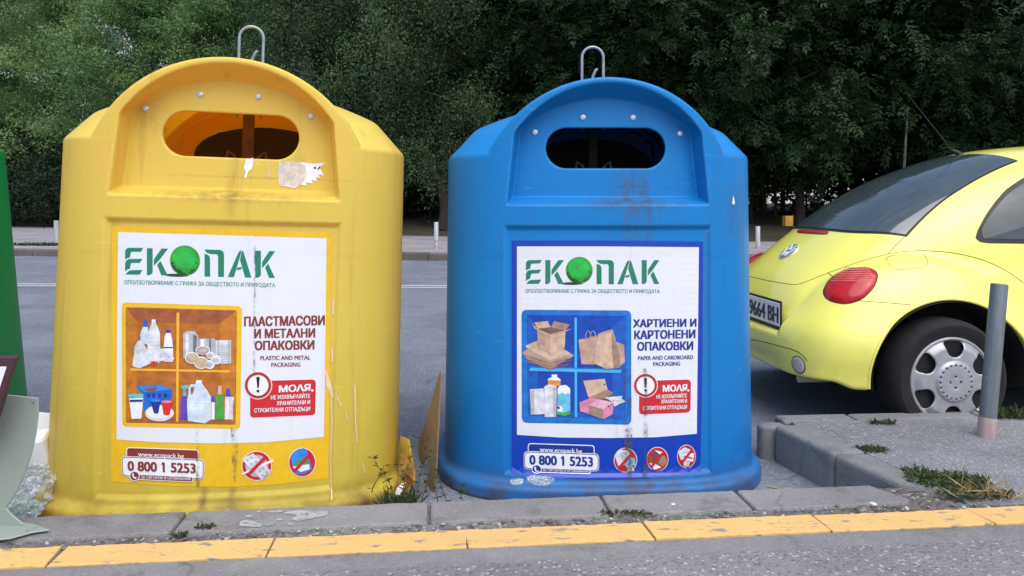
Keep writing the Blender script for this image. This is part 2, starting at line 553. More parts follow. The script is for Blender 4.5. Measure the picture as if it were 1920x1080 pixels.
# its road-side kerb
q0, q1 = Vector((1.262, 3.602, 0)), Vector((9, 4.205, 0))
e = (q1 - q0).normalized(); nn = Vector((-e.y, e.x, 0)); Ln = (q1 - q0).length
t = 0.0; k = 0
for ln in (0.36, 0.62, 0.6, 0.6, 0.6, 0.6, 0.6, 0.6, 0.6, 0.6, 0.6, 0.6):
    a = q0 + e * (t + 0.004); b_ = q0 + e * (t + ln - 0.004)
    bm = bmesh.new()
    add_prism(bm, [a + Vector((0, 0, -0.3)), b_ + Vector((0, 0, -0.3)), b_ + nn * 0.11 + Vector((0, 0, -0.3)), a + nn * 0.11 + Vector((0, 0, -0.3))], (0, 0, 0.3 + rj.uniform(0.0, 0.012)))
    tag(bm_obj('kerb', bm, M_conc, None, False, 0.012, 2), kind='structure')
    t += ln
# ------------------------------------------------------------------ recycling containers
BA, BB, BN = 0.676, 0.54, 3.1

def plan(x, y, A, B, n):
    ax, ay = np.abs(x) / A, np.abs(y) / B
    q = (ax ** n + ay ** n) ** (1.0 / n) + 1e-6
    gm = np.sqrt((ax ** (n - 1) / A) ** 2 + (ay ** (n - 1) / B) ** 2) * q ** (1 - n)
    return (q - 1) / np.maximum(gm, 1.0)

def bin_outer(x, y, z):
    A = BA + 0.012 * (0.6 - z); B = BB + 0.012 * (0.6 - z)
    dp = plan(x, y, A, B, BN)
    ins = -dp
    dch = (z - 1.355 - 1.10 * ins) / 1.49
    ddo = (z - (1.62 - 0.42 * (x * x + y * y * 1.25))) * 0.9
    body = smax(dp, smax(dch, ddo, 0.008), 0.008)
    # arched hood running front to back
    zc, rad = 1.133, 0.534
    arch = np.where(z > zc, np.sqrt(x * x + (z - zc) ** 2) - rad, np.abs(x) - rad)
    hood = smax(smax(arch, dp, 0.014), 0.9 - z, 0.05)
    d = smin(body, hood, 0.003)
    # base flange
    fl = smax(plan(x, y, BA + 0.042, BB + 0.045, BN), (z - 0.022 + 0.35 * (dp - 0.03)) * 0.94, 0.02)
    d = smin(d, fl, 0.02)
    d = smax(d, -0.042 - z, 0.01)
    # shallow poster panel, front and back
    r = np.maximum(np.abs(x) - 0.41, np.abs(z - 0.56) - 0.497)
    d = d + 0.014 * (1 - sstep(-0.012, 0.012, r)) * (np.abs(y) > 0.3)
    # recess under the hood
    yf = B * np.maximum(1 - (np.abs(x) / A) ** BN, 0.02) ** (1 / BN)
    dep = yf - np.abs(y)
    dq = np.maximum(dep, -0.02)
    rr = 0.449 + 1.1 * dq
    a2 = np.sqrt(x * x + np.maximum(z - (1.644 - 0.52 * dq - rr), 0) ** 2) - rr
    side = np.abs(x) - (0.404 - 0.22 * dq - 0.10 * (z - 1.185))
    sill = 1.150 + 0.33 * dq - z
    back = dep - 0.092 - 0.02 * (z - 1.2)
    rec = smax(smax(smax(a2, side, 0.006), sill, 0.008), back, 0.006)
    d = smax(d, -rec, 0.009)
    return d

def hole2d(x, z):
    return np.sqrt(np.maximum(np.abs(x) - 0.162, 0) ** 2 + (z - 1.385) ** 2) - 0.084

def bin_sdf(x, y, z):
    d = bin_outer(x, y, z)
    d = np.maximum(d, -(d + 0.021))
    h = smax(hole2d(x, z), 0.2 - np.abs(y), 0.01)
    return smax(d, -h, 0.008)

_V, _Q, _N = isosurface(bin_sdf, (-0.76, -0.66, -0.056), (0.76, 0.66, 1.68), 0.0075)

def plastic(name, base, dirt, low, trans, seed, stains=()):
    m, nt, b = new_mat(name)
    tc = N(nt, 'ShaderNodeTexCoord')
    mp = N(nt, 'ShaderNodeMapping'); mp.inputs['Location'].default_value = (seed, seed * 2, 0)
    L(nt, tc.outputs['Object'], mp.inputs[0])
    v = mp.outputs[0]
    big = noise(nt, 1.7, 4, 0.55, v)
    c = mix(nt, big, tuple(x * 0.90 for x in base), tuple(min(1, x * 1.06) for x in base))
    # rain streaks
    st = noise(nt, 9.0, 6, 0.65, v, stretch=(1.6, 1.6, 0.09))
    stm = ramp(nt, st, [(0.56, 0.0), (0.74, 0.55)])
    c = mix(nt, stm, c, dirt)
    # darker tone towards the bottom of the wall, broken up by noise
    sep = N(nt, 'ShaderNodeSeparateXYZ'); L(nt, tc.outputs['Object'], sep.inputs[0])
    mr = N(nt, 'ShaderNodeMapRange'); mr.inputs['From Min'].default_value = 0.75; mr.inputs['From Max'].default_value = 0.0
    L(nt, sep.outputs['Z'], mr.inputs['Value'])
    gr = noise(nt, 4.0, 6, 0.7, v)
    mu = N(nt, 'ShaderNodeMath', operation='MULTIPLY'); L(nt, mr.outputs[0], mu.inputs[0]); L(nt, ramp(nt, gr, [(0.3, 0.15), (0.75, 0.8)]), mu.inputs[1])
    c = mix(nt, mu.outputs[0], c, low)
    # small scuffs and specks
    sp = noise(nt, 60.0, 3, 0.7, v, stretch=(1, 1, 0.45))
    c = mix(nt, ramp(nt, sp, [(0.67, 0.0), (0.75, 0.6)]), c, dirt)
    sc = noise(nt, 22.0, 5, 0.75, v, stretch=(0.25, 1, 2.2), distort=0.6)
    c = mix(nt, ramp(nt, sc, [(0.635, 0.0), (0.69, 0.55)]), c, tuple(min(1, x * 1.35 + 0.06) for x in base))
    # arrises paled for wear and for painted edge highlights, and a black foot
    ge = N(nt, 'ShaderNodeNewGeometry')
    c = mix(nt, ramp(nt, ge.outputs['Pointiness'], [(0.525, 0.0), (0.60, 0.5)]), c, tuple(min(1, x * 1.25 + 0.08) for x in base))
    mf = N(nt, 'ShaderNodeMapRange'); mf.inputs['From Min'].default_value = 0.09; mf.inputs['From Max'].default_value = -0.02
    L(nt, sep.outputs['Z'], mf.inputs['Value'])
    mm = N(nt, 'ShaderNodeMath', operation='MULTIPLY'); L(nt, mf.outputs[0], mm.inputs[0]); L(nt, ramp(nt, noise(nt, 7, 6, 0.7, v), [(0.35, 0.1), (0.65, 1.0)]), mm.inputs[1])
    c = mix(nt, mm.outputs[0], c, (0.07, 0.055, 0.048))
    # marked stains, each with its own place: (x, half width, z low, z high, strength)
    stn = noise(nt, 26, 6, 0.75, v, stretch=(1.0, 1.0, 0.35))
    for sx, sw, z0, z1, ss in stains:
        def edge(sock, ctr, half, soft):
            a_ = N(nt, 'ShaderNodeMath', operation='SUBTRACT'); L(nt, sock, a_.inputs[0]); a_.inputs[1].default_value = ctr
            q_ = N(nt, 'ShaderNodeMath', operation='ABSOLUTE'); L(nt, a_.outputs[0], q_.inputs[0])
            r_ = N(nt, 'ShaderNodeMapRange'); r_.inputs['From Min'].default_value = half + soft; r_.inputs['From Max'].default_value = max(0, half - soft)
            L(nt, q_.outputs[0], r_.inputs['Value']); return r_.outputs[0]
        e1 = edge(sep.outputs['X'], sx, sw, sw * .8); e2 = edge(sep.outputs['Z'], (z0 + z1) / 2, (z1 - z0) / 2, min(.06, (z1 - z0) / 2))
        front = N(nt, 'ShaderNodeMath', operation='LESS_THAN'); L(nt, sep.outputs['Y'], front.inputs[0]); front.inputs[1].default_value = 0.0
        p1 = N(nt, 'ShaderNodeMath', operation='MULTIPLY'); L(nt, e1, p1.inputs[0]); L(nt, e2, p1.inputs[1])
        p2 = N(nt, 'ShaderNodeMath', operation='MULTIPLY'); L(nt, p1.outputs[0], p2.inputs[0]); L(nt, ramp(nt, stn, [(0.38, 0.05), (0.66, ss)]), p2.inputs[1])
        p3 = N(nt, 'ShaderNodeMath', operation='MULTIPLY'); L(nt, p2.outputs[0], p3.inputs[0]); L(nt, front.outputs[0], p3.inputs[1])
        c = mix(nt, p3.outputs[0], c, (0.07, 0.06, 0.055))
    if trans:                                          # orange put into the inside colour for light glowing through the shell
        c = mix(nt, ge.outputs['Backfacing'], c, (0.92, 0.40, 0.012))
    L(nt, c, b.inputs['Base Color'])
    b.inputs['Roughness'].default_value = 0.42
    b.inputs['Specular IOR Level'].default_value = 0.24
    bp = N(nt, 'ShaderNodeBump'); bp.inputs['Strength'].default_value = 0.12; bp.inputs['Distance'].default_value = 0.01
    L(nt, noise(nt, 30, 5, 0.6, v), bp.inputs['Height']); L(nt, bp.outputs[0], b.inputs['Normal'])
    if trans:
        t = N(nt, 'ShaderNodeBsdfTranslucent'); t.inputs['Color'].default_value = (1.0, 0.44, 0.008, 1)
        ms = N(nt, 'ShaderNodeMixShader'); ms.inputs[0].default_value = trans
        L(nt, b.outputs[0], ms.inputs[1]); L(nt, t.outputs[0], ms.inputs[2])
        L(nt, ms.outputs[0], nt.nodes['Material Output'].inputs['Surface'])
    return m

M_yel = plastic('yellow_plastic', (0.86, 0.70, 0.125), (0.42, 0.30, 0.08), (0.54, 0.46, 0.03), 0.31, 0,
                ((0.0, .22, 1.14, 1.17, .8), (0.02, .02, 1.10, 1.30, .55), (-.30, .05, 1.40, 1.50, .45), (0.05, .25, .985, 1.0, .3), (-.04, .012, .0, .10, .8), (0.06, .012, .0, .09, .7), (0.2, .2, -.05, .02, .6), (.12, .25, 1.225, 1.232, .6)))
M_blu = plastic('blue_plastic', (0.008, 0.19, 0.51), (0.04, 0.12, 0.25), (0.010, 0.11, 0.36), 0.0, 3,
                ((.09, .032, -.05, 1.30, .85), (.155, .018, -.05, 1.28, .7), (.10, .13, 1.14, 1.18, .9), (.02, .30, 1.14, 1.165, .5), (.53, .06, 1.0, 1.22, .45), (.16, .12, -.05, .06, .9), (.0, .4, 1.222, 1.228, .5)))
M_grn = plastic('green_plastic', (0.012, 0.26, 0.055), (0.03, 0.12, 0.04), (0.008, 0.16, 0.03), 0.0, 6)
M_galv = plain('galvanised', (0.30, 0.33, 0.36), 0.5, 0.6, 0.25, 30)
M_pole = plain('rusty_pole', (0.16, 0.075, 0.03), 0.8, 0.0, 0.35, 25)
M_rub = plain('dark_rubber', (0.02, 0.02, 0.022), 0.7)

# keep the moulded outer skin and the lips of the slots
_ctr = _V[_Q].mean(1)
_Q = _Q[bin_outer(_ctr[:, 0], _ctr[:, 1], _ctr[:, 2]) > -0.0155]
_use = np.unique(_Q); _map = np.full(len(_V), -1); _map[_use] = np.arange(len(_use))
_V, _N, _Q = _V[_use], _N[_use], _map[_Q]
bin_me = mesh_np('bin_shell', _V, _Q, _N)

def make_bin(loc, yaw, roll, mat, label, sz=1.0, sx=1.0):
    root = empty('recycling_bin', loc, (0, R(roll), R(yaw)))
    root.scale = (sx, 1, sz)
    tag(root, label, 'recycling bin', 'bell shaped recycling bins along the kerb')
    me = bin_me.copy()
    me.materials.append(mat)
    sh = bpy.data.objects.new('shell', me); sh.parent = root; col.objects.link(sh)
    bm = bmesh.new()
    a = [(-0.05, 0, 1.50)] + [(-0.05 * math.cos(t), 0, 1.845 + 0.05 * math.sin(t)) for t in np.linspace(0, math.pi, 13)] + [(0.05, 0, 1.50)]
    add_tube(bm, a, 0.0064, 8)
    lp = bm_obj('lifting_loop', bm, M_galv, root, True)
    bm = bmesh.new()
    a = [(0.0, 0.02, 1.50), (0.0, 0.02, 1.70), (0.004, 0.02, 1.76), (0.018, 0.02, 1.79), (0.026, 0.02, 1.792)]
    add_tube(bm, a, 0.007, 8)
    bm_obj('release_hook', bm, M_galv, lp, True)
    bm = bmesh.new()
    add_box(bm, (-0.022, -0.022, 0.0), (0.022, 0.022, 1.55))
    pole = bm_obj('centre_pole', bm, M_pole if mat is M_yel else M_rub, root, False, 0.004)
    bm = bmesh.new()
    for s in (-1, 1):
        add_tube(bm, [(s * 0.03, -0.03, 1.22), (s * 0.06, -0.03, 1.27), (s * 0.085, -0.03, 1.31), (s * 0.075, -0.03, 1.35), (s * 0.05, -0.03, 1.33), (s * 0.045, -0.03, 1.27)], 0.007, 6)
    bm_obj('chain', bm, M_pole if mat is M_yel else M_galv, pole, True)
    # dark rubber flap that closes the far slot
    bm = bmesh.new()
    fl = [(-.30, 1.20), (.36, 1.20), (.36, 1.34)] + [(.03 + .33 * math.cos(t), 1.355 + .14 * math.sin(t)) for t in np.linspace(.05, math.pi - .05, 16)] + [(-.30, 1.34)]
    add_prism(bm, [(x, .40, z) for x, z in fl], (0, .008, 0))
    bm_obj('rear_flap', bm, M_rub, root)
    return root

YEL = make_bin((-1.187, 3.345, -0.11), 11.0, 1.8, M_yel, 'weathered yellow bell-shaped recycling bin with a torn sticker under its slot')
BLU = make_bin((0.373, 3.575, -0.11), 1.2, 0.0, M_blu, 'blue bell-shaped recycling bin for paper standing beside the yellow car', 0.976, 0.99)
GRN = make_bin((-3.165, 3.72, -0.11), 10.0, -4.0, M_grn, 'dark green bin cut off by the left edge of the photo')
bpy.context.view_layer.update()

class Art:
    """flat print drawn in the pixel grid measured on the poster, wrapped on the container wall"""
    def __init__(self, root):
        self.root = root
        self.Mi = root.matrix_world.inverted()
        self.cl = {}
    def clear(self):
        self.cl = {}
    def poly(self, pts, mat, layer=1, step=22.0):
        pts = [Vector((p[0], p[1], 0)) for p in pts]
        tris = tessellate_polygon([pts])
        bm = bmesh.new()
        vs = [bm.verts.new(p) for p in pts]
        for t in tris:
            try: bm.faces.new([vs[i] for i in t])
            except ValueError: pass
        for _ in range(6):
            es = [e for e in bm.edges if e.calc_length() > step]
            if not es: break
            bmesh.ops.subdivide_edges(bm, edges=es, cuts=1)
            bmesh.ops.triangulate(bm, faces=bm.faces[:])
        bm.verts.index_update()
        self.raw([(v.co.x, v.co.y) for v in bm.verts], [[v.index for v in f.verts] for f in bm.faces], mat, layer)
        bm.free()
    def raw(self, V, T, mat, layer):
        self.cl.setdefault(mat, []).append((np.array(V, float).reshape(-1, 2), T, layer))
    def rect(self, a, b, mat, layer=1): self.poly([a, (b[0], a[1]), b, (a[0], b[1])], mat, layer)
    def rrect(self, TL, TR, BR, BL, r, mat, layer=1):
        P = [Vector(p) for p in (TL, TR, BR, BL)]
        out = []
        for i in range(4):
            p, a, b = P[i], P[i - 1], P[(i + 1) % 4]
            s = p + (a - p).normalized() * r; e = p + (b - p).normalized() * r
            for t in np.linspace(0, 1, 6):
                out.append(tuple((1 - t) ** 2 * s + 2 * t * (1 - t) * p + t * t * e))
        self.poly(out, mat, layer)
    def ell(self, c, rx, ry, mat, layer=1, n=28):
        self.poly([(c[0] + rx * math.cos(t), c[1] + ry * math.sin(t)) for t in np.linspace(0, 2 * math.pi, n, endpoint=False)], mat, layer)
    def ring(self, c, rx, ry, w, mat, layer=1, n=36):
        V, T = [], []
        for i, t in enumerate(np.linspace(0, 2 * math.pi, n, endpoint=False)):
            V += [(c[0] + rx * math.cos(t), c[1] + ry * math.sin(t)), (c[0] + (rx - w) * math.cos(t), c[1] + (ry - w) * math.sin(t))]
            j = (i + 1) % n
            T.append([2 * i, 2 * j, 2 * j + 1, 2 * i + 1])
        self.raw(V, T, mat, layer)
    def line(self, pts, w, mat, layer=1):
        for a, b in zip(pts, pts[1:]):
            a, b = Vector(a), Vector(b)
            d = (b - a).normalized(); n = Vector((-d.y, d.x)) * w * 0.5
            self.poly([a + n, b + n, b - n, a - n], mat, layer)
    def text(self, s, a, b, cap, mat, layer=2, bold=0.0):
        V, T, w, ch = text_shape(s)
        a = np.array(a, float); b = np.array(b, float)
        ex = (b - a) / w
        ey = np.array([-(b - a)[1] * 0.6, -np.linalg.norm(b - a)]); ey = ey / np.linalg.norm(ey) * cap / ch
        k = bold
        sh = [(0, 0)] if not k else [(0, 0), (-k, -k * 0.5), (k, -k * 0.5), (-k, k * 0.5), (k, k * 0.5)]
        for i, (dx, dy) in enumerate(sh):
            W = (V + [dx, dy])
            self.raw(a + W[:, :1] * ex + W[:, 1:2] * ey, T, mat, layer + 0.13 * i)
        if '1' in s:                                   # the built-in numeral has no flag: add it
            x1 = text_shape(s[:s.index('1') + 1])[2] + k
            st = 0.085 + 2 * k
            fl = np.array([(x1 - st - 0.15, 0.53), (x1 - st + 0.01, 0.735), (x1 - st + 0.01, 0.55)])
            self.raw(a + fl[:, :1] * ex + fl[:, 1:2] * ey, [[0, 1, 2]], mat, layer + 0.7)
    def build(self, name, parent, base=0.0016):
        mats = list(self.cl)
        Vs, Fs, Ms, Ls, off = [], [], [], [], 0
        for mi, m in enumerate(mats):
            for V, T, ly in self.cl[m]:
                Vs.append(V); Ls.append(np.full(len(V), ly, float))
                for t in T:
                    Fs.append([i + off for i in t]); Ms.append(mi)
                off += len(V)
        V = np.concatenate(Vs); Ly = np.concatenate(Ls)
        D = np.stack([(V[:, 0] - 960) / F, np.ones(len(V)), -(V[:, 1] - HZ) / F], 1)
        O = np.array(self.Mi @ Vector((0, 0, HC)))
        Rm = np.array(self.Mi.to_3x3())
        Dl = D @ Rm.T
        P = march(bin_outer, np.tile(O, (len(V), 1)), Dl, 2.5, 3.7, 50, 18)
        bad = np.isnan(P[:, 0])
        if bad.any(): print('art misses', name, int(bad.sum())); P[bad] = np.nanmean(P, 0)
        g = grad(bin_outer, P, 4e-3); g /= np.linalg.norm(g, axis=1, keepdims=True)
        P = P + g * (base + 0.0005 * Ly)[:, None]
        me = bpy.data.meshes.new(name)
        me.from_pydata(P.tolist(), [], Fs)
        me.polygons.foreach_set('material_index', np.array(Ms, np.int32))
        o = link_mesh(name, me, mats, parent, False)
        bm = bmesh.new(); bm.from_mesh(me)
        nf = [f for f in bm.faces if f.normal.y > 0]
        bmesh.ops.reverse_faces(bm, faces=nf); bm.to_mesh(me); bm.free()
        self.clear()
        return o

_tc = {}
def text_shape(s, bold=0.0):
    k = (s, bold)
    if k in _tc: return _tc[k]
    cu = bpy.data.curves.new('t', 'FONT')
    cu.body = s; cu.size = 1.0; cu.resolution_u = 3; cu.offset = bold; cu.fill_mode = 'FRONT'
    o = bpy.data.objects.new('t', cu); col.objects.link(o)
    dg = bpy.context.evaluated_depsgraph_get()
    me = bpy.data.meshes.new_from_object(o.evaluated_get(dg))
    V = np.empty(len(me.vertices) * 3); me.vertices.foreach_get('co', V); V = V.reshape(-1, 3)[:, :2]
    T = [list(p.vertices) for p in me.polygons]
    bpy.data.objects.remove(o); bpy.data.curves.remove(cu); bpy.data.meshes.remove(me)
    x0, x1 = V[:, 0].min(), V[:, 0].max()
    V = V - [x0, 0]
    _tc[k] = (V, T, x1 - x0, 0.73)
    return _tc[k]

# ---- print colours
def ink(name, c, rough=0.35):
    v = 0.26 if name.split('_')[0] in ('tan', 'grey', 'milk', 'crate', 'khaki', 'bottle', 'pink', 'juice', 'carton', 'purple', 'teal', 'brown', 'box', 'panel', 'ball', 'torn') else 0.07
    return plain('ink_' + name, c, rough, 0, v, 30)
I_white = None
def print_white():
    m, nt, b = new_mat('poster_white')
    tc = N(nt, 'ShaderNodeTexCoord')
    st = noise(nt, 7, 6, 0.7, tc.outputs['Object'], stretch=(2.2, 1, 0.1))
    c = mix(nt, ramp(nt, st, [(0.60, 0.0), (0.80, 0.5)]), (0.72, 0.735, 0.79), (0.42, 0.41, 0.42))
    sp = noise(nt, 90, 2, 0.5, tc.outputs['Object'])
    c = mix(nt, ramp(nt, sp, [(0.755, 0.0), (0.79, 0.5)]), c, (0.25, 0.24, 0.24))
    L(nt, c, b.inputs['Base Color']); b.inputs['Roughness'].default_value = 0.28
    bump(nt, b, noise(nt, 5, 4, 0.5, tc.outputs['Object'], stretch=(2.5, 1, 0.7)), 0.25, 0.02)
    return m
I_white = print_white()
I_w2 = ink('white', (0.80, 0.80, 0.84))
I_green = ink('logo_green', (0.012, 0.20, 0.115))
I_gball = ink('ball_green', (0.03, 0.30, 0.03))
I_gball2 = ink('ball_light', (0.02, 0.42, 0.06))
I_gdark = ink('ball_dark', (0.01, 0.07, 0.02))
I_red = ink('red', (0.55, 0.02, 0.03))
I_maroon = ink('maroon', (0.22, 0.035, 0.03))
I_black = ink('black', (0.012, 0.014, 0.02))
I_gold = ink('gold', (0.78, 0.47, 0.02))
I_brown = ink('brown', (0.43, 0.135, 0.02))
I_brown2 = ink('brown_dark', (0.33, 0.095, 0.03))
I_brown3 = ink('brown_mid', (0.50, 0.17, 0.02))
I_orange = ink('divider', (0.85, 0.42, 0.03))
I_blue = ink('blue', (0.005, 0.045, 0.40))
I_navy = ink('navy', (0.008, 0.035, 0.25))
I_sky = ink('panel_blue', (0.01, 0.16, 0.55))
I_pb2 = ink('panel_inner', (0.006, 0.055, 0.38))
I_pb3 = ink('panel_mid', (0.008, 0.10, 0.47))
I_lb = ink('light_blue', (0.06, 0.42, 0.80))
I_tan = ink('tan', (0.47, 0.31, 0.23))
I_tan2 = ink('tan_dark', (0.33, 0.21, 0.16))
I_tan3 = ink('tan_light', (0.58, 0.41, 0.30))
I_bd = ink('box_inside', (0.17, 0.10, 0.08))
I_pink = ink('pink', (0.68, 0.22, 0.38))
I_pink2 = ink('pink_light', (0.78, 0.40, 0.54))
I_grey = ink('grey', (0.42, 0.44, 0.48))
I_grey2 = ink('grey_light', (0.63, 0.65, 0.70))
I_grey3 = ink('grey_dark', (0.16, 0.17, 0.20))
I_khaki = ink('khaki', (0.48, 0.46, 0.22))
I_teal = ink('teal', (0.10, 0.50, 0.52))
I_cblue = ink('crate_blue', (0.01, 0.13, 0.55))
I_cblue2 = ink('crate_blue_light', (0.03, 0.24, 0.68))
I_purple = ink('purple', (0.10, 0.06, 0.40))
I_bgreen = ink('bottle_green', (0.06, 0.33, 0.05))
I_cup = ink('cup_red', (0.72, 0.02, 0.02))
I_milk = ink('milk', (0.58, 0.69, 0.82))
I_org = ink('juice', (0.65, 0.27, 0.05))
I_cyan = ink('carton_cyan', (0.14, 0.50, 0.72))
I_plum = ink('plum', (0.20, 0.06, 0.10))

LOGO = [
    [(163, 303), (163, 240), (172, 222), (190, 214), (298, 213), (281, 242), (208, 244), (203, 262), (200, 284), (180, 292)],
    [(163, 392), (163, 330), (172, 310), (190, 299), (292, 294), (274, 325), (208, 328), (203, 345), (200, 368), (180, 377)],
    [(166, 415), (185, 392), (205, 382), (292, 378), (272, 414)],
    [(326, 214), (369, 214), (369, 395), (360, 408), (345, 416), (326, 417)],
    [(378, 345), (378, 300), (392, 275), (437, 214), (484, 214), (420, 300)],
    [(402, 338), (428, 308), (482, 414), (435, 416)],
    [(758, 417), (758, 246), (785, 254), (797, 270), (800, 290), (800, 417)],
    [(757, 214), (875, 214), (896, 224), (904, 245), (904, 417), (860, 417), (860, 262), (852, 248), (800, 247), (772, 236)],
    [(932, 417), (1005, 246), (1018, 222), (1038, 213), (1028, 250), (978, 417)],
    [(1043, 214), (1052, 230), (1110, 417), (1062, 417), (1024, 285), (1034, 240)],
    [(998, 362), (1004, 344), (1040, 338), (1030, 358)],
    [(1138, 214), (1181, 214), (1181, 395), (1172, 408), (1157, 416), (1138, 417)],
    [(1190, 345), (1190, 300), (1204, 275), (1245, 214), (1288, 214), (1230, 300)],
    [(1212, 338), (1236, 308), (1286, 415), (1242, 416)],
]
def logo(A, fn):
    for p in LOGO: A.poly([fn(*q) for q in p], I_green, 2)
    c = (612, 300)
    A.poly([fn(430 + 90 * math.cos(t) + 120, 412 + 12 * math.sin(t)) for t in np.linspace(0, 6.28, 20)[:-1]], I_gdark, 2)
    A.poly([fn(c[0] + 113 * math.cos(t), c[1] + 113 * math.sin(t)) for t in np.linspace(0, 6.28, 40)[:-1]], I_gball, 3)
    A.poly([fn(c[0] - 6 + 86 * math.cos(t), c[1] - 20 + 80 * math.sin(t)) for t in np.linspace(0, 6.28, 30)[:-1]], I_gball2, 4)
    rr = random.Random(3)
    for _ in range(46):                                   # stippled shade printed round the ball's lower rim
        t = rr.uniform(0.1, 3.0); r = rr.uniform(86, 108)
        x, y = c[0] + r * math.cos(t), c[1] + r * math.sin(t)
        s = rr.uniform(3, 9)
        A.poly([fn(x - s, y), fn(x, y - s), fn(x + s, y), fn(x, y + s)], I_gdark, 4)
    A.poly([fn(505, 330), fn(540, 360), fn(585, 375), fn(610, 400), fn(612, 412), fn(570, 405), fn(530, 375)], I_gdark, 5)

def warn(A, box, c, r, lines):
    A.rrect(*[(p[0] + d[0], p[1] + d[1]) for p, d in zip(box, ((-1.2, -1.2), (1.2, -1.2), (1.2, 1.2), (-1.2, 1.2)))], 9, I_w2, 2)
    A.rrect(*box, 8, I_red, 3)
    A.ell(c, r, r, I_w2, 4); A.ring(c, r * 0.94, r * 0.94, r * 0.2, I_red, 5); A.ring(c, r * 0.80, r * 0.80, r * 0.06, I_maroon, 6)
    k = r / 27
    A.poly([(c[0] - 3.4 * k, c[1] - 15 * k), (c[0], c[1] - 16.5 * k), (c[0] + 3.4 * k, c[1] - 15 * k), (c[0] + 1.6 * k, c[1] + 5 * k), (c[0] - 1.4 * k, c[1] + 5 * k)], I_black, 5)
    A.ell((c[0], c[1] + 11 * k), 2.9 * k, 2.9 * k, I_black, 5, 12)
    for s, a, b, cap, bo in lines: A.text(s, a, b, cap, I_w2, 5, bo)

def phone(A, top, main, strip, icon, web, num, sig, c1, outline):
    A.rrect(*[(p[0] + d[0], p[1] + d[1]) for p, d in zip(top, ((-1.6, -1.6), (1.6, -1.6), (1.6, 0), (-1.6, 0)))], 6, I_w2, 2)
    A.rrect(*top, 5, c1, 3)
    A.rrect(*[(p[0] + d[0], p[1] + d[1]) for p, d in zip(main, ((-2.6, -2.6), (2.6, -2.6), (2.6, 2.6), (-2.6, 2.6)))], 9, I_w2, 4)
    A.rrect(*[(p[0] + d[0], p[1] + d[1]) for p, d in zip(main, ((-1.4, -1.4), (1.4, -1.4), (1.4, 1.4), (-1.4, 1.4)))], 8, c1, 5)
    A.rrect(*main, 7, I_w2, 6)
    A.rrect(*[(p[0] + d[0], p[1] + d[1]) for p, d in zip(strip, ((-1.5, -1.5), (1.5, -1.5), (1.5, 1.5), (-1.5, 1.5)))], 4, I_w2, 7)
    A.rrect(*strip, 3, c1, 8)
    A.ell(icon, 9.6, 9.6, I_w2, 8, 20); A.ell(icon, 8, 8, c1, 9, 20)
    x, y = icon
    A.poly([(x - 4.5, y - 4), (x - 2, y - 5.5), (x - 0.6, y - 2.6), (x - 2, y - 1.4), (x + 0.5, y + 2), (x + 2.4, y + 1.4), (x + 4.4, y + 3.6), (x + 2.2, y + 5.4), (x - 1.6, y + 4), (x - 4, y + 0.5)], I_w2, 10)
    A.text(*web, I_w2, 7, 0.012); A.text(*num, c1, 9, 0.036); A.text(*sig, I_w2, 10, 0.01)

def nosign(A, c, rx, ry, items, inner=I_w2):
    A.ell(c, rx, ry, I_w2, 2); A.ell(c, rx * 0.95, ry * 0.95, I_red, 3)
    if inner: A.ell(c, rx * 0.74, ry * 0.74, inner, 4)
    for p, m, l in items: A.poly([(c[0] + x * rx, c[1] + y * ry) for x, y in p], m, 5 + l)
    A.poly([(c[0] + x * rx, c[1] + y * ry) for x, y in ((-0.66, 0.52), (0.5, -0.68), (0.66, -0.52), (-0.5, 0.68))], I_red, 9)

def rivets(root, A, pts):
    for i, (u, v) in enumerate(pts):
        D = np.array([[(u - 960) / F, 1.0, -(v - HZ) / F]]) @ np.array(A.Mi.to_3x3()).T
        p = march(bin_outer, np.array([A.Mi @ Vector((0, 0, HC))]), D, 2.5, 3.7, 80)[0]
        bm = bmesh.new()
        add_lathe(bm, [(0.0115, 0.01), (0.0115, -0.003), (0.0085, -0.0055), (0.004, -0.006), (0.0036, -0.003), (0.0005, -0.003)], 16, axis='y')
        o = bm_obj('rivet', bm, plain('rivet_zinc', (0.62, 0.63, 0.66), 0.4, 0.5, 0.15, 60), root, True)
        o.location = (p[0], p[1] - 0.001, p[2])

# ================= yellow poster
A = Art(YEL)
A.poly([(210, 423), (420, 429), (622, 436), (619, 660), (615, 897), (520, 908), (430, 913), (320, 911), (208, 903), (209, 660)], I_gold, 0)
poster = A.build('poster', YEL, 0.0012)
A.poly([(222, 435), (420, 441), (612, 447), (610, 640), (607, 819), (500, 829), (400, 831), (300, 829), (219, 824), (220, 640)], I_white, 1)
A.build('white_panel', poster)
logo(A, lambda x, y: (235 + (x - 162) * 0.2496, 464 + (y - 213) * 0.25 + (x - 162) * 0.0058))
A.text('ОПОЛЗОТВОРЯВАМЕ С ГРИЖА ЗА ОБЩЕСТВОТО И ПРИРОДАТА', (234, 532.5), (516, 538.5), 7.6, I_green, 2, 0.012)
A.build('logo', poster)
for s, a, b, cap, bo in [('ПΛАСТМАСОВИ', (458.5, 611.5), (608, 609), 17.5, 0.048), ('И МЕТАΛНИ', (477.5, 633.5), (590, 632), 16.5, 0.048), ('ОПАКОВКИ', (478.5, 656), (588.5, 654.5), 16.5, 0.048),
                         (None, 0, 0, 0, 0), ('PLASTIC AND METAL', (488.5, 675), (581.5, 674), 8, 0.032), ('PACKAGING', (509, 687.5), (562.5, 687), 8, 0.032)]:
    if s is None: A.build('heading', poster); continue
    A.text(s, a, b, cap, I_maroon, 2, bo)
A.build('subheading', poster)
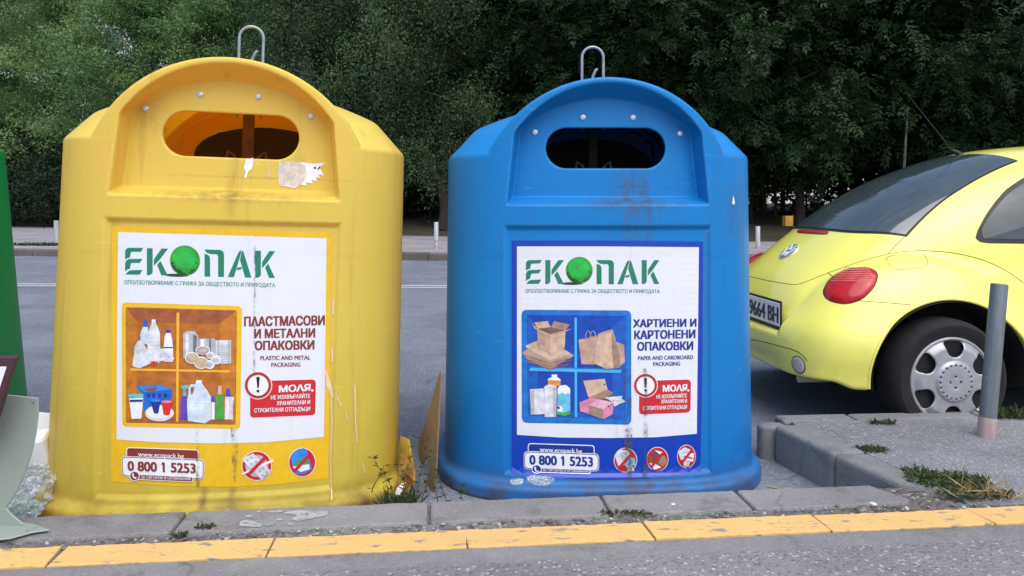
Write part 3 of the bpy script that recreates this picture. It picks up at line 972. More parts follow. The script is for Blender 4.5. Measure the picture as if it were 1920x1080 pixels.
warn(A, [(469, 714.5), (592, 711), (591, 778), (469, 783)], (484, 722), 26.5,
     [('МОΛЯ,', (523.5, 735), (586.5, 732), 12.5, 0.04), ('НЕ ИЗХВЪРΛЯЙТЕ', (508, 748.5), (581, 745.5), 7.6, 0.022), ('ХРАНИТЕΛНИ И', (519, 759.5), (581, 757), 7.6, 0.022), ('СТРОИТЕΛНИ ОТПАДЪЦИ', (477, 773), (581, 769.5), 7.6, 0.022)])
A.build('warning_panel', poster)
phone(A, [(239, 839.5), (371, 844), (371, 862), (239, 858)], [(231, 857), (381, 863), (380.5, 896), (232, 890)], [(256, 889), (362, 894), (361, 902), (256, 897)], (253.5, 891.5),
      ('www.ecopack.bg', (260, 855), (345.5, 859), 9.5), ('0 800 1 5253', (241.5, 881), (367, 886), 18.5), ('ЗА СИГНАЛИ И ОПЛАКВАНИЯ', (266, 896), (358.5, 899.5), 5.6), I_maroon, I_maroon)
A.build('phone_panel', poster)
nosign(A, (481.5, 873), 28.5, 28, [([(-1.0, -0.45), (-0.25, -0.85), (0.95, 0.35), (0.3, 0.9)], I_grey2, 0), ([(-1.0, 0.5), (1.05, -0.45), (1.1, -0.3), (-0.95, 0.6)], I_w2, 1)] +
       [([(x - 0.1, y), (x, y - 0.1), (x + 0.1, y), (x, y + 0.1)], I_grey, 2) for x, y in ((-0.6, -0.4), (-0.35, -0.55), (-0.35, -0.15), (-0.05, -0.3), (0.2, 0.35), (0.45, 0.15), (0.4, 0.6), (0.65, 0.4))], I_grey)
A.build('prohibition_sign', poster)
nosign(A, (566.5, 866.5), 25.5, 27.5, [([(-0.85, -0.35), (-0.6, -0.75), (0.1, -1.0), (0.35, -0.8), (0.4, -0.5), (0.7, 0.45), (0.1, 0.8), (-0.55, 0.75)], I_cblue2, 0), ([(-0.45, -0.05), (0.25, -0.35), (0.55, 0.25), (-0.7, 0.35)], I_bgreen, 1), ([(-0.7, 0.3), (0.5, 0.1), (0.55, 0.45), (-0.1, 0.65)], I_w2, 2)], None)
A.build('prohibition_sign', poster)
# shelf of packaging
A.rrect((229, 566.5), (454, 574), (450.5, 804), (230, 799.5), 9, I_gold, 2)
A.rrect((236.5, 575.5), (444.5, 581.5), (442, 796), (237, 792), 4, I_brown, 3)
A.poly([(238, 577), (443, 583), (412, 607), (258, 603)], I_brown2, 4)
A.poly([(443, 583), (441, 795), (418, 768), (412, 607)], I_brown3, 4)
A.poly([(238, 577), (258, 603), (258, 765), (238, 790)], I_brown3, 4)
A.poly([(238, 791), (258, 781), (412, 786), (441, 795)], I_brown2, 4)
A.poly([(331.5, 586), (337, 586), (335, 790), (330.5, 790)], I_orange, 5)
A.poly([(245, 690), (431, 694), (431, 698), (245, 694.5)], I_orange, 5)
z = lambda x, y: (200 + x / 4.154, 420 + y / 4.154)
def P(A, pts, m, l): A.poly([z(*p) for p in pts], m, l)
def E(A, x, y, rx, ry, m, l): A.ell(z(x, y), rx / 4.154, ry / 4.154, m, l, 18)
P(A, [(265, 860), (285, 800), (325, 800), (335, 940), (270, 925)], I_milk, 6); P(A, [(292, 750), (326, 752), (326, 798), (286, 798)], I_cblue, 6)
P(A, [(322, 850), (345, 795), (355, 775), (355, 742), (385, 742), (388, 775), (402, 800), (420, 850), (420, 1070), (322, 1070)], I_grey2, 7)
for yy in range(870, 1050, 30): P(A, [(326, yy), (418, yy), (418, yy + 6), (326, yy + 6)], I_w2, 8)
P(A, [(447, 960), (455, 880), (467, 845), (500, 845), (512, 890), (520, 960), (520, 1070), (450, 1070)], I_w2, 7); P(A, [(467, 824), (500, 824), (500, 846), (467, 846)], I_blue, 8); P(A, [(448, 955), (519, 955), (519, 965), (448, 965)], I_blue, 8)
P(A, [(205, 1090), (215, 1040), (225, 950), (250, 905), (280, 905), (305, 950), (335, 1000), (430, 965), (500, 995), (530, 1045), (520, 1060), (440, 1060), (330, 1090), (265, 1122), (215, 1110)], I_grey2, 9)
rr = random.Random(5)
for _ in range(38):
    x, y = rr.uniform(225, 490), rr.uniform(985, 1080)
    if y > 1090 - (x - 225) * 0.14: continue
    P(A, [(x, y), (x + rr.uniform(8, 28), y + rr.uniform(-14, 10)), (x + rr.uniform(-4, 14), y + rr.uniform(6, 20))], rr.choice([I_grey, I_w2, I_w2, I_milk]), 10 + rr.random())
E(A, 370, 1082, 22, 18, I_cup, 12)
P(A, [(598, 850), (630, 832), (690, 835), (718, 870), (716, 1010), (690, 1040), (600, 1045)], I_grey, 6); P(A, [(618, 860), (640, 855), (640, 1040), (618, 1040)], I_grey2, 7); P(A, [(675, 860), (705, 870), (700, 1000), (675, 1010)], I_grey3, 7)
P(A, [(722, 892), (845, 890), (845, 1020), (722, 1000)], I_grey, 6); P(A, [(735, 895), (760, 895), (760, 990), (735, 990)], I_w2, 7); P(A, [(800, 893), (815, 893), (815, 1000), (800, 1000)], I_grey3, 7)
P(A, [(848, 905), (970, 903), (970, 1085), (870, 1085), (848, 1040)], I_grey2, 6); P(A, [(862, 908), (880, 908), (880, 1080), (862, 1060)], I_grey, 7); P(A, [(945, 905), (965, 905), (965, 1084), (945, 1084)], I_grey, 7)
for yy in range(940, 1070, 18): P(A, [(850, yy), (968, yy), (968, yy + 5), (850, yy + 5)], I_grey, 8)
for x, y, rx, ry, m in ((752, 980, 56, 34, I_tan), (668, 1040, 56, 46, I_khaki), (740, 1078, 58, 48, I_khaki), (810, 1020, 32, 28, I_grey2), (855, 1055, 40, 36, I_milk), (805, 1092, 40, 36, I_grey2)):
    E(A, x, y, rx, ry, I_w2, 9); E(A, x, y, rx * 0.88, ry * 0.84, m, 10); E(A, x - 4, y + 3, rx * 0.6, ry * 0.5, I_grey if m is not I_khaki else I_tan3, 11)
P(A, [(228, 1258), (420, 1248), (515, 1285), (505, 1365), (420, 1420), (290, 1455), (285, 1320)], I_cblue, 6); P(A, [(235, 1262), (420, 1252), (510, 1287), (300, 1308)], I_cblue2, 7); P(A, [(300, 1278), (395, 1272), (392, 1294), (310, 1298)], I_brown2, 8)
for xx in (320, 360, 405, 450): P(A, [(xx, 1318), (xx + 22, 1316), (xx + 22, 1345), (xx, 1348)], I_navy, 8)
P(A, [(178, 1345), (290, 1342), (275, 1512), (200, 1514)], I_w2, 7); P(A, [(172, 1322), (292, 1320), (288, 1352), (180, 1355)], I_teal, 8); P(A, [(184, 1366), (286, 1364), (284, 1382), (186, 1384)], I_navy, 8)
E(A, 415, 1470, 112, 64, I_grey2, 8); E(A, 415, 1462, 100, 52, I_w2, 9)
P(A, [(345, 1372), (425, 1372), (408, 1468), (390, 1474), (372, 1468)], I_navy, 10); E(A, 385, 1372, 40, 11, I_cblue2, 11)
P(A, [(430, 1380), (515, 1380), (495, 1482), (470, 1488), (447, 1480)], I_cup, 10); E(A, 472, 1380, 42, 11, I_pink, 11)
P(A, [(590, 1335), (630, 1335), (634, 1400), (630, 1520), (575, 1520), (578, 1400)], I_purple, 6); P(A, [(580, 1258), (640, 1250), (640, 1272), (618, 1285), (620, 1338), (598, 1338), (600, 1285), (582, 1275)], I_teal, 7)
P(A, [(628, 1370), (640, 1330), (640, 1270), (660, 1245), (695, 1245), (700, 1215), (742, 1215), (745, 1240), (790, 1300), (815, 1345), (815, 1520), (770, 1550), (635, 1530)], I_milk, 8)
P(A, [(660, 1268), (684, 1266), (682, 1300), (664, 1330), (656, 1300)], I_brown, 9); P(A, [(640, 1375), (810, 1378), (810, 1386), (640, 1383)], I_w2, 9); P(A, [(770, 1390), (808, 1392), (806, 1515), (775, 1540)], I_grey2, 9); P(A, [(702, 1215), (742, 1215), (742, 1238), (702, 1238)], I_w2, 9)
P(A, [(818, 1345), (845, 1345), (842, 1520), (818, 1520)], I_w2, 7); P(A, [(818, 1340), (845, 1340), (845, 1385), (818, 1385)], I_purple, 8)
P(A, [(845, 1330), (918, 1325), (908, 1390), (918, 1520), (845, 1520), (857, 1400)], I_bgreen, 8); P(A, [(870, 1258), (897, 1258), (900, 1325), (866, 1325)], I_tan3, 8)
P(A, [(925, 1340), (995, 1345), (985, 1420), (985, 1520), (920, 1520)], I_grey2, 7); P(A, [(935, 1278), (962, 1278), (967, 1342), (930, 1342)], I_purple, 8); P(A, [(940, 1360), (955, 1360), (950, 1515), (935, 1515)], I_w2, 8)
A.build('shelf_picture', poster)
rivets(YEL, A, [(273, 203.5), (376, 177.5), (484, 181.5), (583, 218.5)])
# torn stickers and paint runs on the yellow wall
I_paper = ink('torn_paper', (0.62, 0.55, 0.47), 0.8)
A.poly([(523, 303), (560, 304), (590, 307), (609, 305.5), (599, 315), (604, 323), (607, 330), (597, 327), (600, 333), (592, 333), (594, 341), (584, 337), (586, 344), (573, 342), (575, 348), (562, 346), (552, 353), (540, 350), (524, 348), (521, 335)], I_w2, 1)
A.poly([(523, 303), (560, 304), (572, 310), (575, 330), (566, 344), (550, 350), (540, 348), (524, 347), (521, 335)], I_paper, 2)
A.poly([(588, 313), (593, 313.5), (592, 317), (588, 316)], I_black, 2); A.poly([(597, 314), (601, 310), (598, 318), (595, 318)], I_black, 2)
A.build('torn_sticker', YEL)
A.poly([(462, 298), (470, 297), (475, 296), (475, 308), (472, 317), (466, 321), (462, 333), (458, 333), (461, 322), (457, 314)], I_w2, 1)
A.build('paper_scrap', YEL)
A.poly([(501, 306), (503, 306), (505, 334), (503, 334)], I_paper, 1)
A.build('paper_scrap', YEL)
I_drip = ink('paint_run', (0.72, 0.56, 0.36), 0.5)
A.poly([(609, 694), (612, 694), (618, 712), (624, 730), (626, 745), (620, 742), (612, 725)], I_drip, 2)
A.build('paint_run', YEL)
A.poly([(619, 735), (622.5, 738), (625, 790), (622, 860), (623, 938), (620.5, 938), (619.5, 850), (621.5, 790)], I_drip, 2)
A.build('paint_run', YEL)
A.poly([(628, 738), (631, 740), (640, 760), (638, 763)], I_drip, 2)
A.build('paint_run', YEL)
A.poly([(645, 770), (647, 770), (652, 790), (650, 790)], I_drip, 2)
A.build('paint_run', YEL)
A.poly([(663, 722), (666.5, 722), (667, 790), (670, 830), (668, 830), (664.5, 790)], I_drip, 2)
A.build('paint_run', YEL)
A.poly([(678, 868), (681, 868), (684, 888), (682, 888)], I_drip, 2)
A.build('paint_run', YEL)
A.poly([(623, 563), (627, 563), (626, 590), (622, 590)], I_drip, 2)
A.build('paint_run', YEL)
A.poly([(621, 655), (625, 650), (624, 680), (621, 680)], I_drip, 2)
A.build('paint_run', YEL)

# ================= blue poster
A = Art(BLU)
A.poly([(959.5, 451), (1140, 451), (1318, 452.5), (1317, 660), (1313, 886), (1230, 896), (1140, 899), (1050, 897), (959.5, 889), (959.5, 660)], I_blue, 0)
poster = A.build('poster', BLU, 0.0012)
A.poly([(969.5, 462), (1140, 462), (1310, 463.5), (1308, 640), (1306, 813), (1230, 819.5), (1140, 821), (1050, 820), (969.5, 815), (969.5, 640)], I_white, 1)
A.build('white_panel', poster)
logo(A, lambda x, y: (950 + x / 4.5, 440 + y / 4.5))
A.text('ОПОЛЗОТВОРЯВАМЕ С ГРИЖА ЗА ОБЩЕСТВОТО И ПРИРОДАТА', (985.5, 548.5), (1236.5, 549.5), 7, I_green, 2, 0.012)
A.build('logo', poster)
for s, a, b, cap, bo in [('ХАРТИЕНИ И', (1187.5, 613.5), (1304.5, 612), 14.5, 0.048), ('КАРТОНЕНИ', (1189.5, 635.5), (1302.5, 633.5), 15.5, 0.048), ('ОПАКОВКИ', (1195, 657), (1298.5, 655.5), 15.5, 0.048),
                         (None, 0, 0, 0, 0), ('PAPER AND CARDBOARD', (1196, 675), (1299, 673), 7.6, 0.032), ('PACKAGING', (1224.5, 686), (1274.5, 685), 7.6, 0.032)]:
    if s is None: A.build('heading', poster); continue
    A.text(s, a, b, cap, I_navy, 2, bo)
A.build('subheading', poster)
warn(A, [(1198, 714), (1295, 711), (1294, 773), (1198, 777)], (1210, 722), 23,
     [('МОΛЯ,', (1242.5, 734), (1291, 732), 12, 0.04), ('НЕ ИЗХВЪРΛЯЙТЕ', (1230, 747), (1287, 744.5), 7, 0.022), ('ХРАНИТЕΛНИ И', (1239, 756), (1287, 754.5), 7, 0.022), ('СТРОИТЕΛНИ ОТПАДЪЦИ', (1205, 768.5), (1287, 765.5), 7, 0.022)])
A.build('warning_panel', poster)
phone(A, [(991.5, 832), (1113, 836), (1113, 854), (991.5, 850)], [(985, 847.5), (1120.5, 852.5), (1120.5, 881.5), (985, 876.5)], [(1005, 877), (1105.5, 880.5), (1105.5, 888.5), (1005, 885)], (1006.5, 879.5),
      ('www.ecopack.bg', (1012.5, 846), (1091, 849.5), 9), ('0 800 1 5253', (994, 869.5), (1111, 873.5), 18), ('ЗА СИГНАЛИ И ОПЛАКВАНИЯ', (1017.5, 882.8), (1103, 886), 5.2), I_navy, I_navy)
A.build('phone_panel', poster)
nosign(A, (1172.5, 862.5), 22, 23.5, [([(-0.9, -0.3), (-0.55, -0.85), (0.2, -0.8), (0.5, -0.2), (0.2, 0.3), (-0.6, 0.5)], I_grey2, 0), ([(-0.5, -0.5), (-0.1, -0.75), (0.15, -0.4), (-0.2, 0.0)], I_grey, 1), ([(0.25, -0.15), (0.75, -0.2), (0.85, 0.35), (0.4, 0.5)], I_cyan, 2), ([(0.0, 0.35), (0.5, 0.3), (0.75, 0.85), (0.2, 0.9)], I_grey2, 2)], None)
A.build('prohibition_sign', poster)
nosign(A, (1232.5, 860.5), 20.5, 23, [([(-0.65, -0.35), (-0.2, -0.7), (0.15, -0.2), (-0.3, 0.35)], I_plum, 0), ([(-0.3, -0.75), (0.45, -0.6), (0.2, -0.4)], I_w2, 1), ([(0.3, -0.4), (0.7, -0.2), (0.85, 0.2), (0.5, 0.6), (0.1, 0.3)], I_tan2, 1), ([(-0.75, 0.3), (-0.2, 0.4), (0.35, 0.65), (-0.3, 0.85)], I_w2, 1)], I_brown2)
A.build('prohibition_sign', poster)
nosign(A, (1286.5, 855.5), 17.5, 22, [([(-0.9, -0.4), (-0.2, -0.8), (0.4, -0.6), (0.3, 0.2), (-0.6, 0.3)], I_grey2, 0), ([(-0.4, -0.2), (0.8, -0.3), (0.7, 0.4), (-0.2, 0.5)], I_w2, 1), ([(-0.35, 0.3), (0.45, 0.3), (0.2, 0.85), (-0.3, 0.8)], I_grey2, 2), ([(-0.3, -0.1), (0.6, 0.05), (0.6, 0.2), (-0.25, 0.05)], I_grey3, 3)], I_maroon)
A.build('prohibition_sign', poster)
A.rrect((978, 580.5), (1183.5, 582), (1183.5, 796), (978.5, 792.5), 11, I_sky, 2)
A.poly([(988, 590), (1174, 592), (1148, 612), (1008, 611)], I_pb2, 3); A.poly([(1008, 611), (1148, 612), (1148, 772), (1008, 772)], I_pb2, 3)
A.poly([(1174, 592), (1172, 786), (1148, 772), (1148, 612)], I_pb3, 3); A.poly([(988, 590), (1008, 611), (1008, 772), (990, 778)], I_pb3, 3); A.poly([(990, 779), (1008, 772), (1148, 772), (1172, 786)], I_pb3, 3)
A.poly([(1077, 595), (1081.5, 595.5), (1082, 782), (1077.5, 781)], I_lb, 4); A.poly([(994, 687), (1166, 691), (1164, 699), (993, 695)], I_lb, 4); A.poly([(994, 687), (1166, 691), (1165, 693), (994, 689)], I_sky, 5)
z = lambda x, y: (950 + x / 4.5, 440 + y / 4.5)
P(A, [(130, 1000), (260, 890), (380, 930), (488, 965), (568, 1020), (360, 1138), (180, 1052)], I_tan, 5)
for k in range(6):
    P(A, [(135 + 8 * k, 1002 + 14 * k), (365, 1070 + 12 * k), (560 - 8 * k, 1022 + 16 * k), (560 - 8 * k, 1026 + 16 * k), (365, 1076 + 12 * k), (135 + 8 * k, 1007 + 14 * k)], I_bd if k % 2 else I_tan2, 6 + k * 0.15)
P(A, [(160, 935), (262, 890), (480, 965), (545, 1005), (360, 1058), (165, 950)], I_tan3, 7)
P(A, [(258, 790), (368, 838), (368, 1005), (262, 955)], I_tan, 9); P(A, [(368, 838), (497, 805), (488, 960), (368, 1005)], I_tan3, 9); P(A, [(262, 792), (370, 778), (497, 808), (368, 838)], I_bd, 9)
P(A, [(235, 738), (348, 727), (370, 778), (262, 792)], I_tan3, 10); P(A, [(400, 727), (530, 755), (497, 808), (372, 778)], I_tan2, 10); P(A, [(215, 745), (265, 800), (368, 838), (335, 845), (240, 792)], I_tan3, 10.5); P(A, [(368, 838), (548, 790), (500, 815), (400, 850)], I_tan, 10.5)
P(A, [(605, 885), (775, 845), (775, 870), (745, 1000), (745, 1095), (630, 1090)], I_tan, 6); P(A, [(605, 885), (775, 845), (775, 862), (640, 880)], I_tan2, 7)
for x0 in (665, 705): A.line([z(x0 + 22 - 22 * math.cos(t), 865 - 55 * math.sin(t)) for t in np.linspace(0, math.pi, 8)], 0.9, I_tan3, 7)
P(A, [(775, 830), (890, 795), (955, 1010), (955, 1120), (835, 1130), (738, 1085), (750, 970)], I_tan3, 8); P(A, [(885, 800), (955, 1010), (955, 1120), (900, 1125), (885, 960)], I_tan2, 9); P(A, [(775, 830), (890, 795), (885, 820), (790, 842)], I_tan, 9); P(A, [(925, 905), (990, 925), (995, 1075), (955, 1110), (950, 1000)], I_tan, 7)
zz = lambda p: [(a, b + 1080) for a, b in p]
P(A, zz([(347, 135), (380, 120), (380, 98), (425, 98), (425, 118), (455, 140), (452, 195), (350, 195)]), I_w2, 5); P(A, zz([(348, 145), (454, 148), (452, 195), (350, 195)]), I_org, 6)
P(A, zz([(197, 222), (312, 215), (330, 430), (205, 437)]), I_grey2, 6); P(A, zz([(200, 235), (232, 232), (236, 434), (206, 436)]), I_grey, 7)
P(A, zz([(318, 200), (345, 183), (385, 183), (423, 200), (418, 455), (322, 455)]), I_grey2, 8); P(A, zz([(390, 205), (421, 203), (417, 454), (395, 454)]), I_grey, 9); P(A, zz([(345, 183), (385, 183), (385, 193), (345, 193)]), I_w2, 9)
P(A, zz([(430, 215), (450, 190), (500, 185), (535, 215), (537, 430), (490, 447), (425, 435)]), I_cyan, 7); P(A, zz([(430, 215), (450, 190), (500, 185), (535, 215), (535, 265), (515, 252), (495, 268), (470, 250), (430, 262)]), I_w2, 8); P(A, zz([(426, 410), (480, 420), (537, 400), (537, 430), (490, 447), (425, 435)]), I_bgreen, 8); P(A, zz([(430, 365), (455, 360), (475, 385), (465, 412), (430, 408)]), I_w2, 9); P(A, zz([(430, 368), (445, 366), (448, 385), (432, 390)]), I_black, 10)
P(A, zz([(645, 150), (825, 135), (850, 225), (690, 290)]), I_tan3, 5); P(A, zz([(690, 290), (850, 225), (900, 250), (830, 305), (700, 305)]), I_tan2, 5.5); P(A, zz([(700, 300), (830, 300), (900, 252), (900, 275), (835, 330), (720, 318)]), I_bd, 6); A.ell(z(825, 1263), 1.5, 1.5, I_black, 7, 8)
P(A, zz([(825, 290), (975, 278), (968, 300), (1003, 325), (950, 345), (905, 370), (895, 330)]), I_grey2, 7); 
for k in range(6): P(A, zz([(880 + 16 * k, 305 + 4 * k), (892 + 16 * k, 310), (884 + 16 * k, 335 - 2 * k)]), I_grey3 if k % 2 else I_grey, 8)
P(A, zz([(610, 332), (712, 292), (898, 332), (812, 390)]), I_pink2, 9); P(A, zz([(610, 332), (712, 292), (765, 304), (690, 355)]), I_pink, 9.5); P(A, zz([(612, 334), (812, 390), (812, 474), (620, 405)]), I_pink, 9.2); P(A, zz([(690, 356), (812, 390), (812, 474), (690, 430)]), I_tan2, 9.6); P(A, zz([(812, 390), (898, 335), (895, 430), (812, 474)]), I_pink, 9.3); A.ell(z(857, 1446), 1.6, 1.3, I_black, 10, 8)
A.build('shelf_picture', poster)
rivets(BLU, A, [(1003, 248), (1093, 220), (1187, 220.5), (1275, 250.5)])
A.poly([(1374, 366), (1377, 378), (1376, 384), (1372, 382)], I_w2, 1)
A.build('paper_scrap', BLU)
# grime washed down over the poster
def grime_mat():
    m, nt, b = new_mat('washed_grime')
    tc = N(nt, 'ShaderNodeTexCoord'); v = tc.outputs['Object']
    f = noise(nt, 42, 6, 0.8, v, stretch=(1, 1, .6))
    L(nt, ramp(nt, f, [(.46, 0.0), (.62, .75)]), b.inputs['Alpha'])
    b.inputs['Base Color'].default_value = (.10, .09, .095, 1); b.inputs['Roughness'].default_value = .9
    return m
M_grime = grime_mat()
for q in ([(1169, 690), (1183, 700), (1184, 800), (1186, 897), (1168, 897), (1171, 800)], [(1206, 690), (1212, 690), (1214, 780), (1215, 896), (1205, 896), (1207, 780)], [(1168, 780), (1186, 780), (1185, 842), (1170, 842)]):
    A.poly(q, M_grime, 12); A.build('grime_streak', BLU)
A = Art(YEL)
for q in ([(368, 800), (374, 800), (375, 912), (369, 912)], [(433, 800), (447, 804), (446, 850), (441, 905), (436, 880)], [(477, 440), (480, 440), (479, 700), (475, 700)]):
    A.poly(q, M_grime, 12); A.build('grime_streak', YEL)
# ------------------------------------------------------------------ the yellow car
def smooth_curve(pts, n=1600):
    P = np.array(pts, float)
    x = P[:, 0]; y = P[:, 1]
    h = np.diff(x); d = np.diff(y) / h
    m = np.zeros(len(x)); m[0], m[-1] = d[0], d[-1]
    for i in range(1, len(x) - 1):
        m[i] = 0 if d[i - 1] * d[i] <= 0 else (h[i - 1] + h[i]) / (h[i - 1] / d[i - 1] + h[i] / d[i])
    X = np.linspace(x[0], x[-1], n)
    k = np.clip(np.searchsorted(x, X) - 1, 0, len(h) - 1)
    t = (X - x[k]) / h[k]
    Y = (1 + 2 * t) * (1 - t) ** 2 * y[k] + t * (1 - t) ** 2 * h[k] * m[k] + t * t * (3 - 2 * t) * y[k + 1] + t * t * (t - 1) * h[k] * m[k + 1]
    return X, Y

RX, RZ = smooth_curve([(-.80, .36), (-.74, .50), (-.69, .63), (-.60, .765), (-.468, .885), (-.327, .998), (-.1, 1.165), (.2, 1.325), (.57, 1.45), (.8, 1.493), (1.05, 1.51), (1.3, 1.495), (1.6, 1.43), (1.9, 1.31), (2.2, 1.13), (2.45, .97), (2.7, .89), (3.0, .77), (3.2, .62), (3.32, .42)])
WX, WY = smooth_curve([(-.80, .30), (-.72, .47), (-.6, .545), (-.47, .59), (-.327, .625), (-.073, .665), (.2, .70), (.6, .73), (1.0, .74), (1.6, .73), (2.1, .68), (2.5, .58), (2.9, .45), (3.2, .30), (3.32, .15)])

def sell(x, y, z, c, r, e):
    ax, ay, az = np.abs(x - c[0]) / r[0], np.abs(y - c[1]) / r[1], np.abs(z - c[2]) / r[2]
    g = ax ** e[0] + ay ** e[1] + az ** e[2] + 1e-6
    gx, gy, gz = e[0] * ax ** (e[0] - 1) / r[0], e[1] * ay ** (e[1] - 1) / r[1], e[2] * az ** (e[2] - 1) / r[2]
    return (g - 1) / np.maximum(np.sqrt(gx * gx + gy * gy + gz * gz), 1.2)

WR = 0.300
def car_body(x, y, z):
    ya = np.abs(y)
    Zt = np.interp(x, RX, RZ); W = np.interp(x, WX, WY)
    z0 = 0.30
    zz = np.maximum(z - z0, 0) / (Zt - z0 + 1e-4)
    yy = ya / W
    g = yy ** 2.6 + zz ** 4.5
    gr = np.sqrt((2.6 * yy ** 1.6 / W) ** 2 + (4.5 * zz ** 3.5 / (Zt - z0 + 1e-4)) ** 2)
    dome = (g - 1) / np.maximum(gr * 1.15, 1.2)
    dome = smax(dome, np.maximum(-0.745 - x, x - 3.27), 0.08)
    fr = sell(x, ya, z, (0, .45, .30), (.735, .42, .635), (2.0, 2.6, 2.0))
    ff = sell(x, ya, z, (2.51, .45, .30), (.80, .42, .60), (2.0, 2.6, 2.0))
    bump_r = sell(x, y, z, (0.05, 0, .44), (.825, .84, .24), (3.2, 3.6, 2.6))
    bump_f = sell(x, y, z, (2.45, 0, .42), (.86, .82, .24), (2.6, 3.0, 2.6))
    tub = sell(x, y, z, (1.25, 0, .52), (1.7, .745, .43), (8, 5, 4))
    low = smin(smin(fr, bump_r, .05), smin(ff, bump_f, .05), .02)
    d = smin(dome, tub, .02)
    d = smin(d, low, .012)
    # number plate recess
    rec = np.maximum(np.maximum(ya - 0.43, np.abs(z - 0.572) - 0.082), x + 0.712)
    d = smax(d, -rec, 0.03)
    # wheel arches
    for wx in (-0.025, 2.51):
        cyl = (np.sqrt(((x - wx) / 0.418) ** 2 + ((z - 0.305) / 0.386) ** 2) - 1) * 0.40
        d = smax(d, -np.maximum(cyl, 0.50 - ya), 0.010)
    d = smax(d, 0.255 + 0.03 * sstep(-0.50, -0.60, x) - z, 0.02)
    return d

CAR = empty('parked_car', (2.096, 4.596, -0.15), (0, 0, R(6.0)))
tag(CAR, 'lemon yellow rounded hatchback parked at the kerb with its rear towards the blue bin', 'car')
bpy.context.view_layer.update()
CMi = CAR.matrix_world.inverted()
_V, _Q, _N = isosurface(car_body, (-.86, -.93, .22), (3.42, .93, 1.55), 0.0125, 3)

def car_paint():
    m, nt, b = new_mat('yellow_car_paint')
    tc = N(nt, 'ShaderNodeTexCoord'); v = tc.outputs['Object']
    c = mix(nt, noise(nt, 1.5, 3, 0.5, v), (0.80, 0.77, 0.11), (0.84, 0.81, 0.15))
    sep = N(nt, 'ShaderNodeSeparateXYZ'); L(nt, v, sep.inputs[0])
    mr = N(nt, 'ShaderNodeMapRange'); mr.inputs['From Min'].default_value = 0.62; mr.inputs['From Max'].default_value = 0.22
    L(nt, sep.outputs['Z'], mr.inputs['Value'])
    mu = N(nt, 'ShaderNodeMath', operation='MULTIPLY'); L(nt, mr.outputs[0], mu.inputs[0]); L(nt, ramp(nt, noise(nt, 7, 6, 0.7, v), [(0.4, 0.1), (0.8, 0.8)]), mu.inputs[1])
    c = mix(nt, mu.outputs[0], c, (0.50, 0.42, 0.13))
    c = mix(nt, ramp(nt, noise(nt, 70, 2, 0.5, v), [(0.74, 0), (0.78, 0.6)]), c, (0.25, 0.2, 0.05))
    L(nt, c, b.inputs['Base Color'])
    b.inputs['Roughness'].default_value = 0.38
    b.inputs['Coat Weight'].default_value = 0.9
    L(nt, ramp(nt, noise(nt, 12, 5, 0.6, v), [(0.3, 0.02), (0.8, 0.07)]), b.inputs['Coat Roughness'])
    return m
M_car = car_paint()
M_blk = plain('black_trim', (0.012, 0.012, 0.013), 0.55)
M_gap = plain('panel_gap', (0.02, 0.017, 0.006), 0.8)
def glass_mat(name='tinted_glass', ior=1.9):
    m, nt, b = new_mat(name)
    tc = N(nt, 'ShaderNodeTexCoord')
    f = noise(nt, 6, 5, 0.6, tc.outputs['Object'], stretch=(1, 6, 1))
    L(nt, ramp(nt, f, [(0.3, (0.028, 0.042, 0.045)), (0.7, (0.055, 0.072, 0.076))]), b.inputs['Base Color'])
    L(nt, ramp(nt, noise(nt, 5, 5, 0.65, tc.outputs['Object']), [(0.35, 0.02), (0.8, 0.09)]), b.inputs['Roughness'])
    b.inputs['IOR'].default_value = ior
    b.inputs['Specular IOR Level'].default_value = 0.6
    return m
M_glass = glass_mat()
M_glass2 = glass_mat('side_glass', 1.42)
M_red = plain('tail_lens', (0.42, 0.008, 0.012), 0.12, 0, 0.2, 30)
M_red2 = plain('tail_lens_bars', (0.66, 0.17, 0.14), 0.15, 0, 0.1, 30)
M_chrome = plain('chrome_silver', (0.62, 0.64, 0.67), 0.25, 0.6, 0.08, 30)
M_hub = plain('hubcap_silver', (0.36, 0.365, 0.39), 0.36, 0.3, 0.10, 30)
M_tyre = plain('tyre_rubber', (0.010, 0.010, 0.011), 0.9, 0, 0.4, 20, 0.15)
M_plate = plain('plate_white', (0.78, 0.78, 0.76), 0.4, 0, 0.04)
M_badge = plain('badge_blue', (0.10, 0.15, 0.30), 0.3)
M_fog = plain('reflector_grey', (0.40, 0.36, 0.36), 0.2, 0, 0.25, 60)
M_well = plain('wheel_well', (0.008, 0.008, 0.008), 0.95)

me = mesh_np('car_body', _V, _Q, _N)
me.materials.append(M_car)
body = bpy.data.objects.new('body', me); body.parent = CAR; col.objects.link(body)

def on_car(uv, off=0.0):
    """photo pixels -> points on the car's skin (car coordinates), and outward normals"""
    uv = np.asarray(uv, float)
    D = np.stack([(uv[:, 0] - 960) / F, np.ones(len(uv)), -(uv[:, 1] - HZ) / F], 1) @ np.array(CMi.to_3x3()).T
    P = march(car_body, np.tile(np.array(CMi @ Vector((0, 0, HC))), (len(uv), 1)), D, 3.4, 5.6, 110)
    if np.isnan(P).any():
        print('car art misses', uv[np.isnan(P[:, 0])].tolist()[:4])
        ok = np.flatnonzero(~np.isnan(P[:, 0])); bad = np.flatnonzero(np.isnan(P[:, 0]))
        P[bad] = P[[ok[np.argmin(np.abs(ok - i))] for i in bad]]
    g = grad(car_body, P, 3e-3); g /= np.linalg.norm(g, axis=1, keepdims=True)
    return P + g * off, g

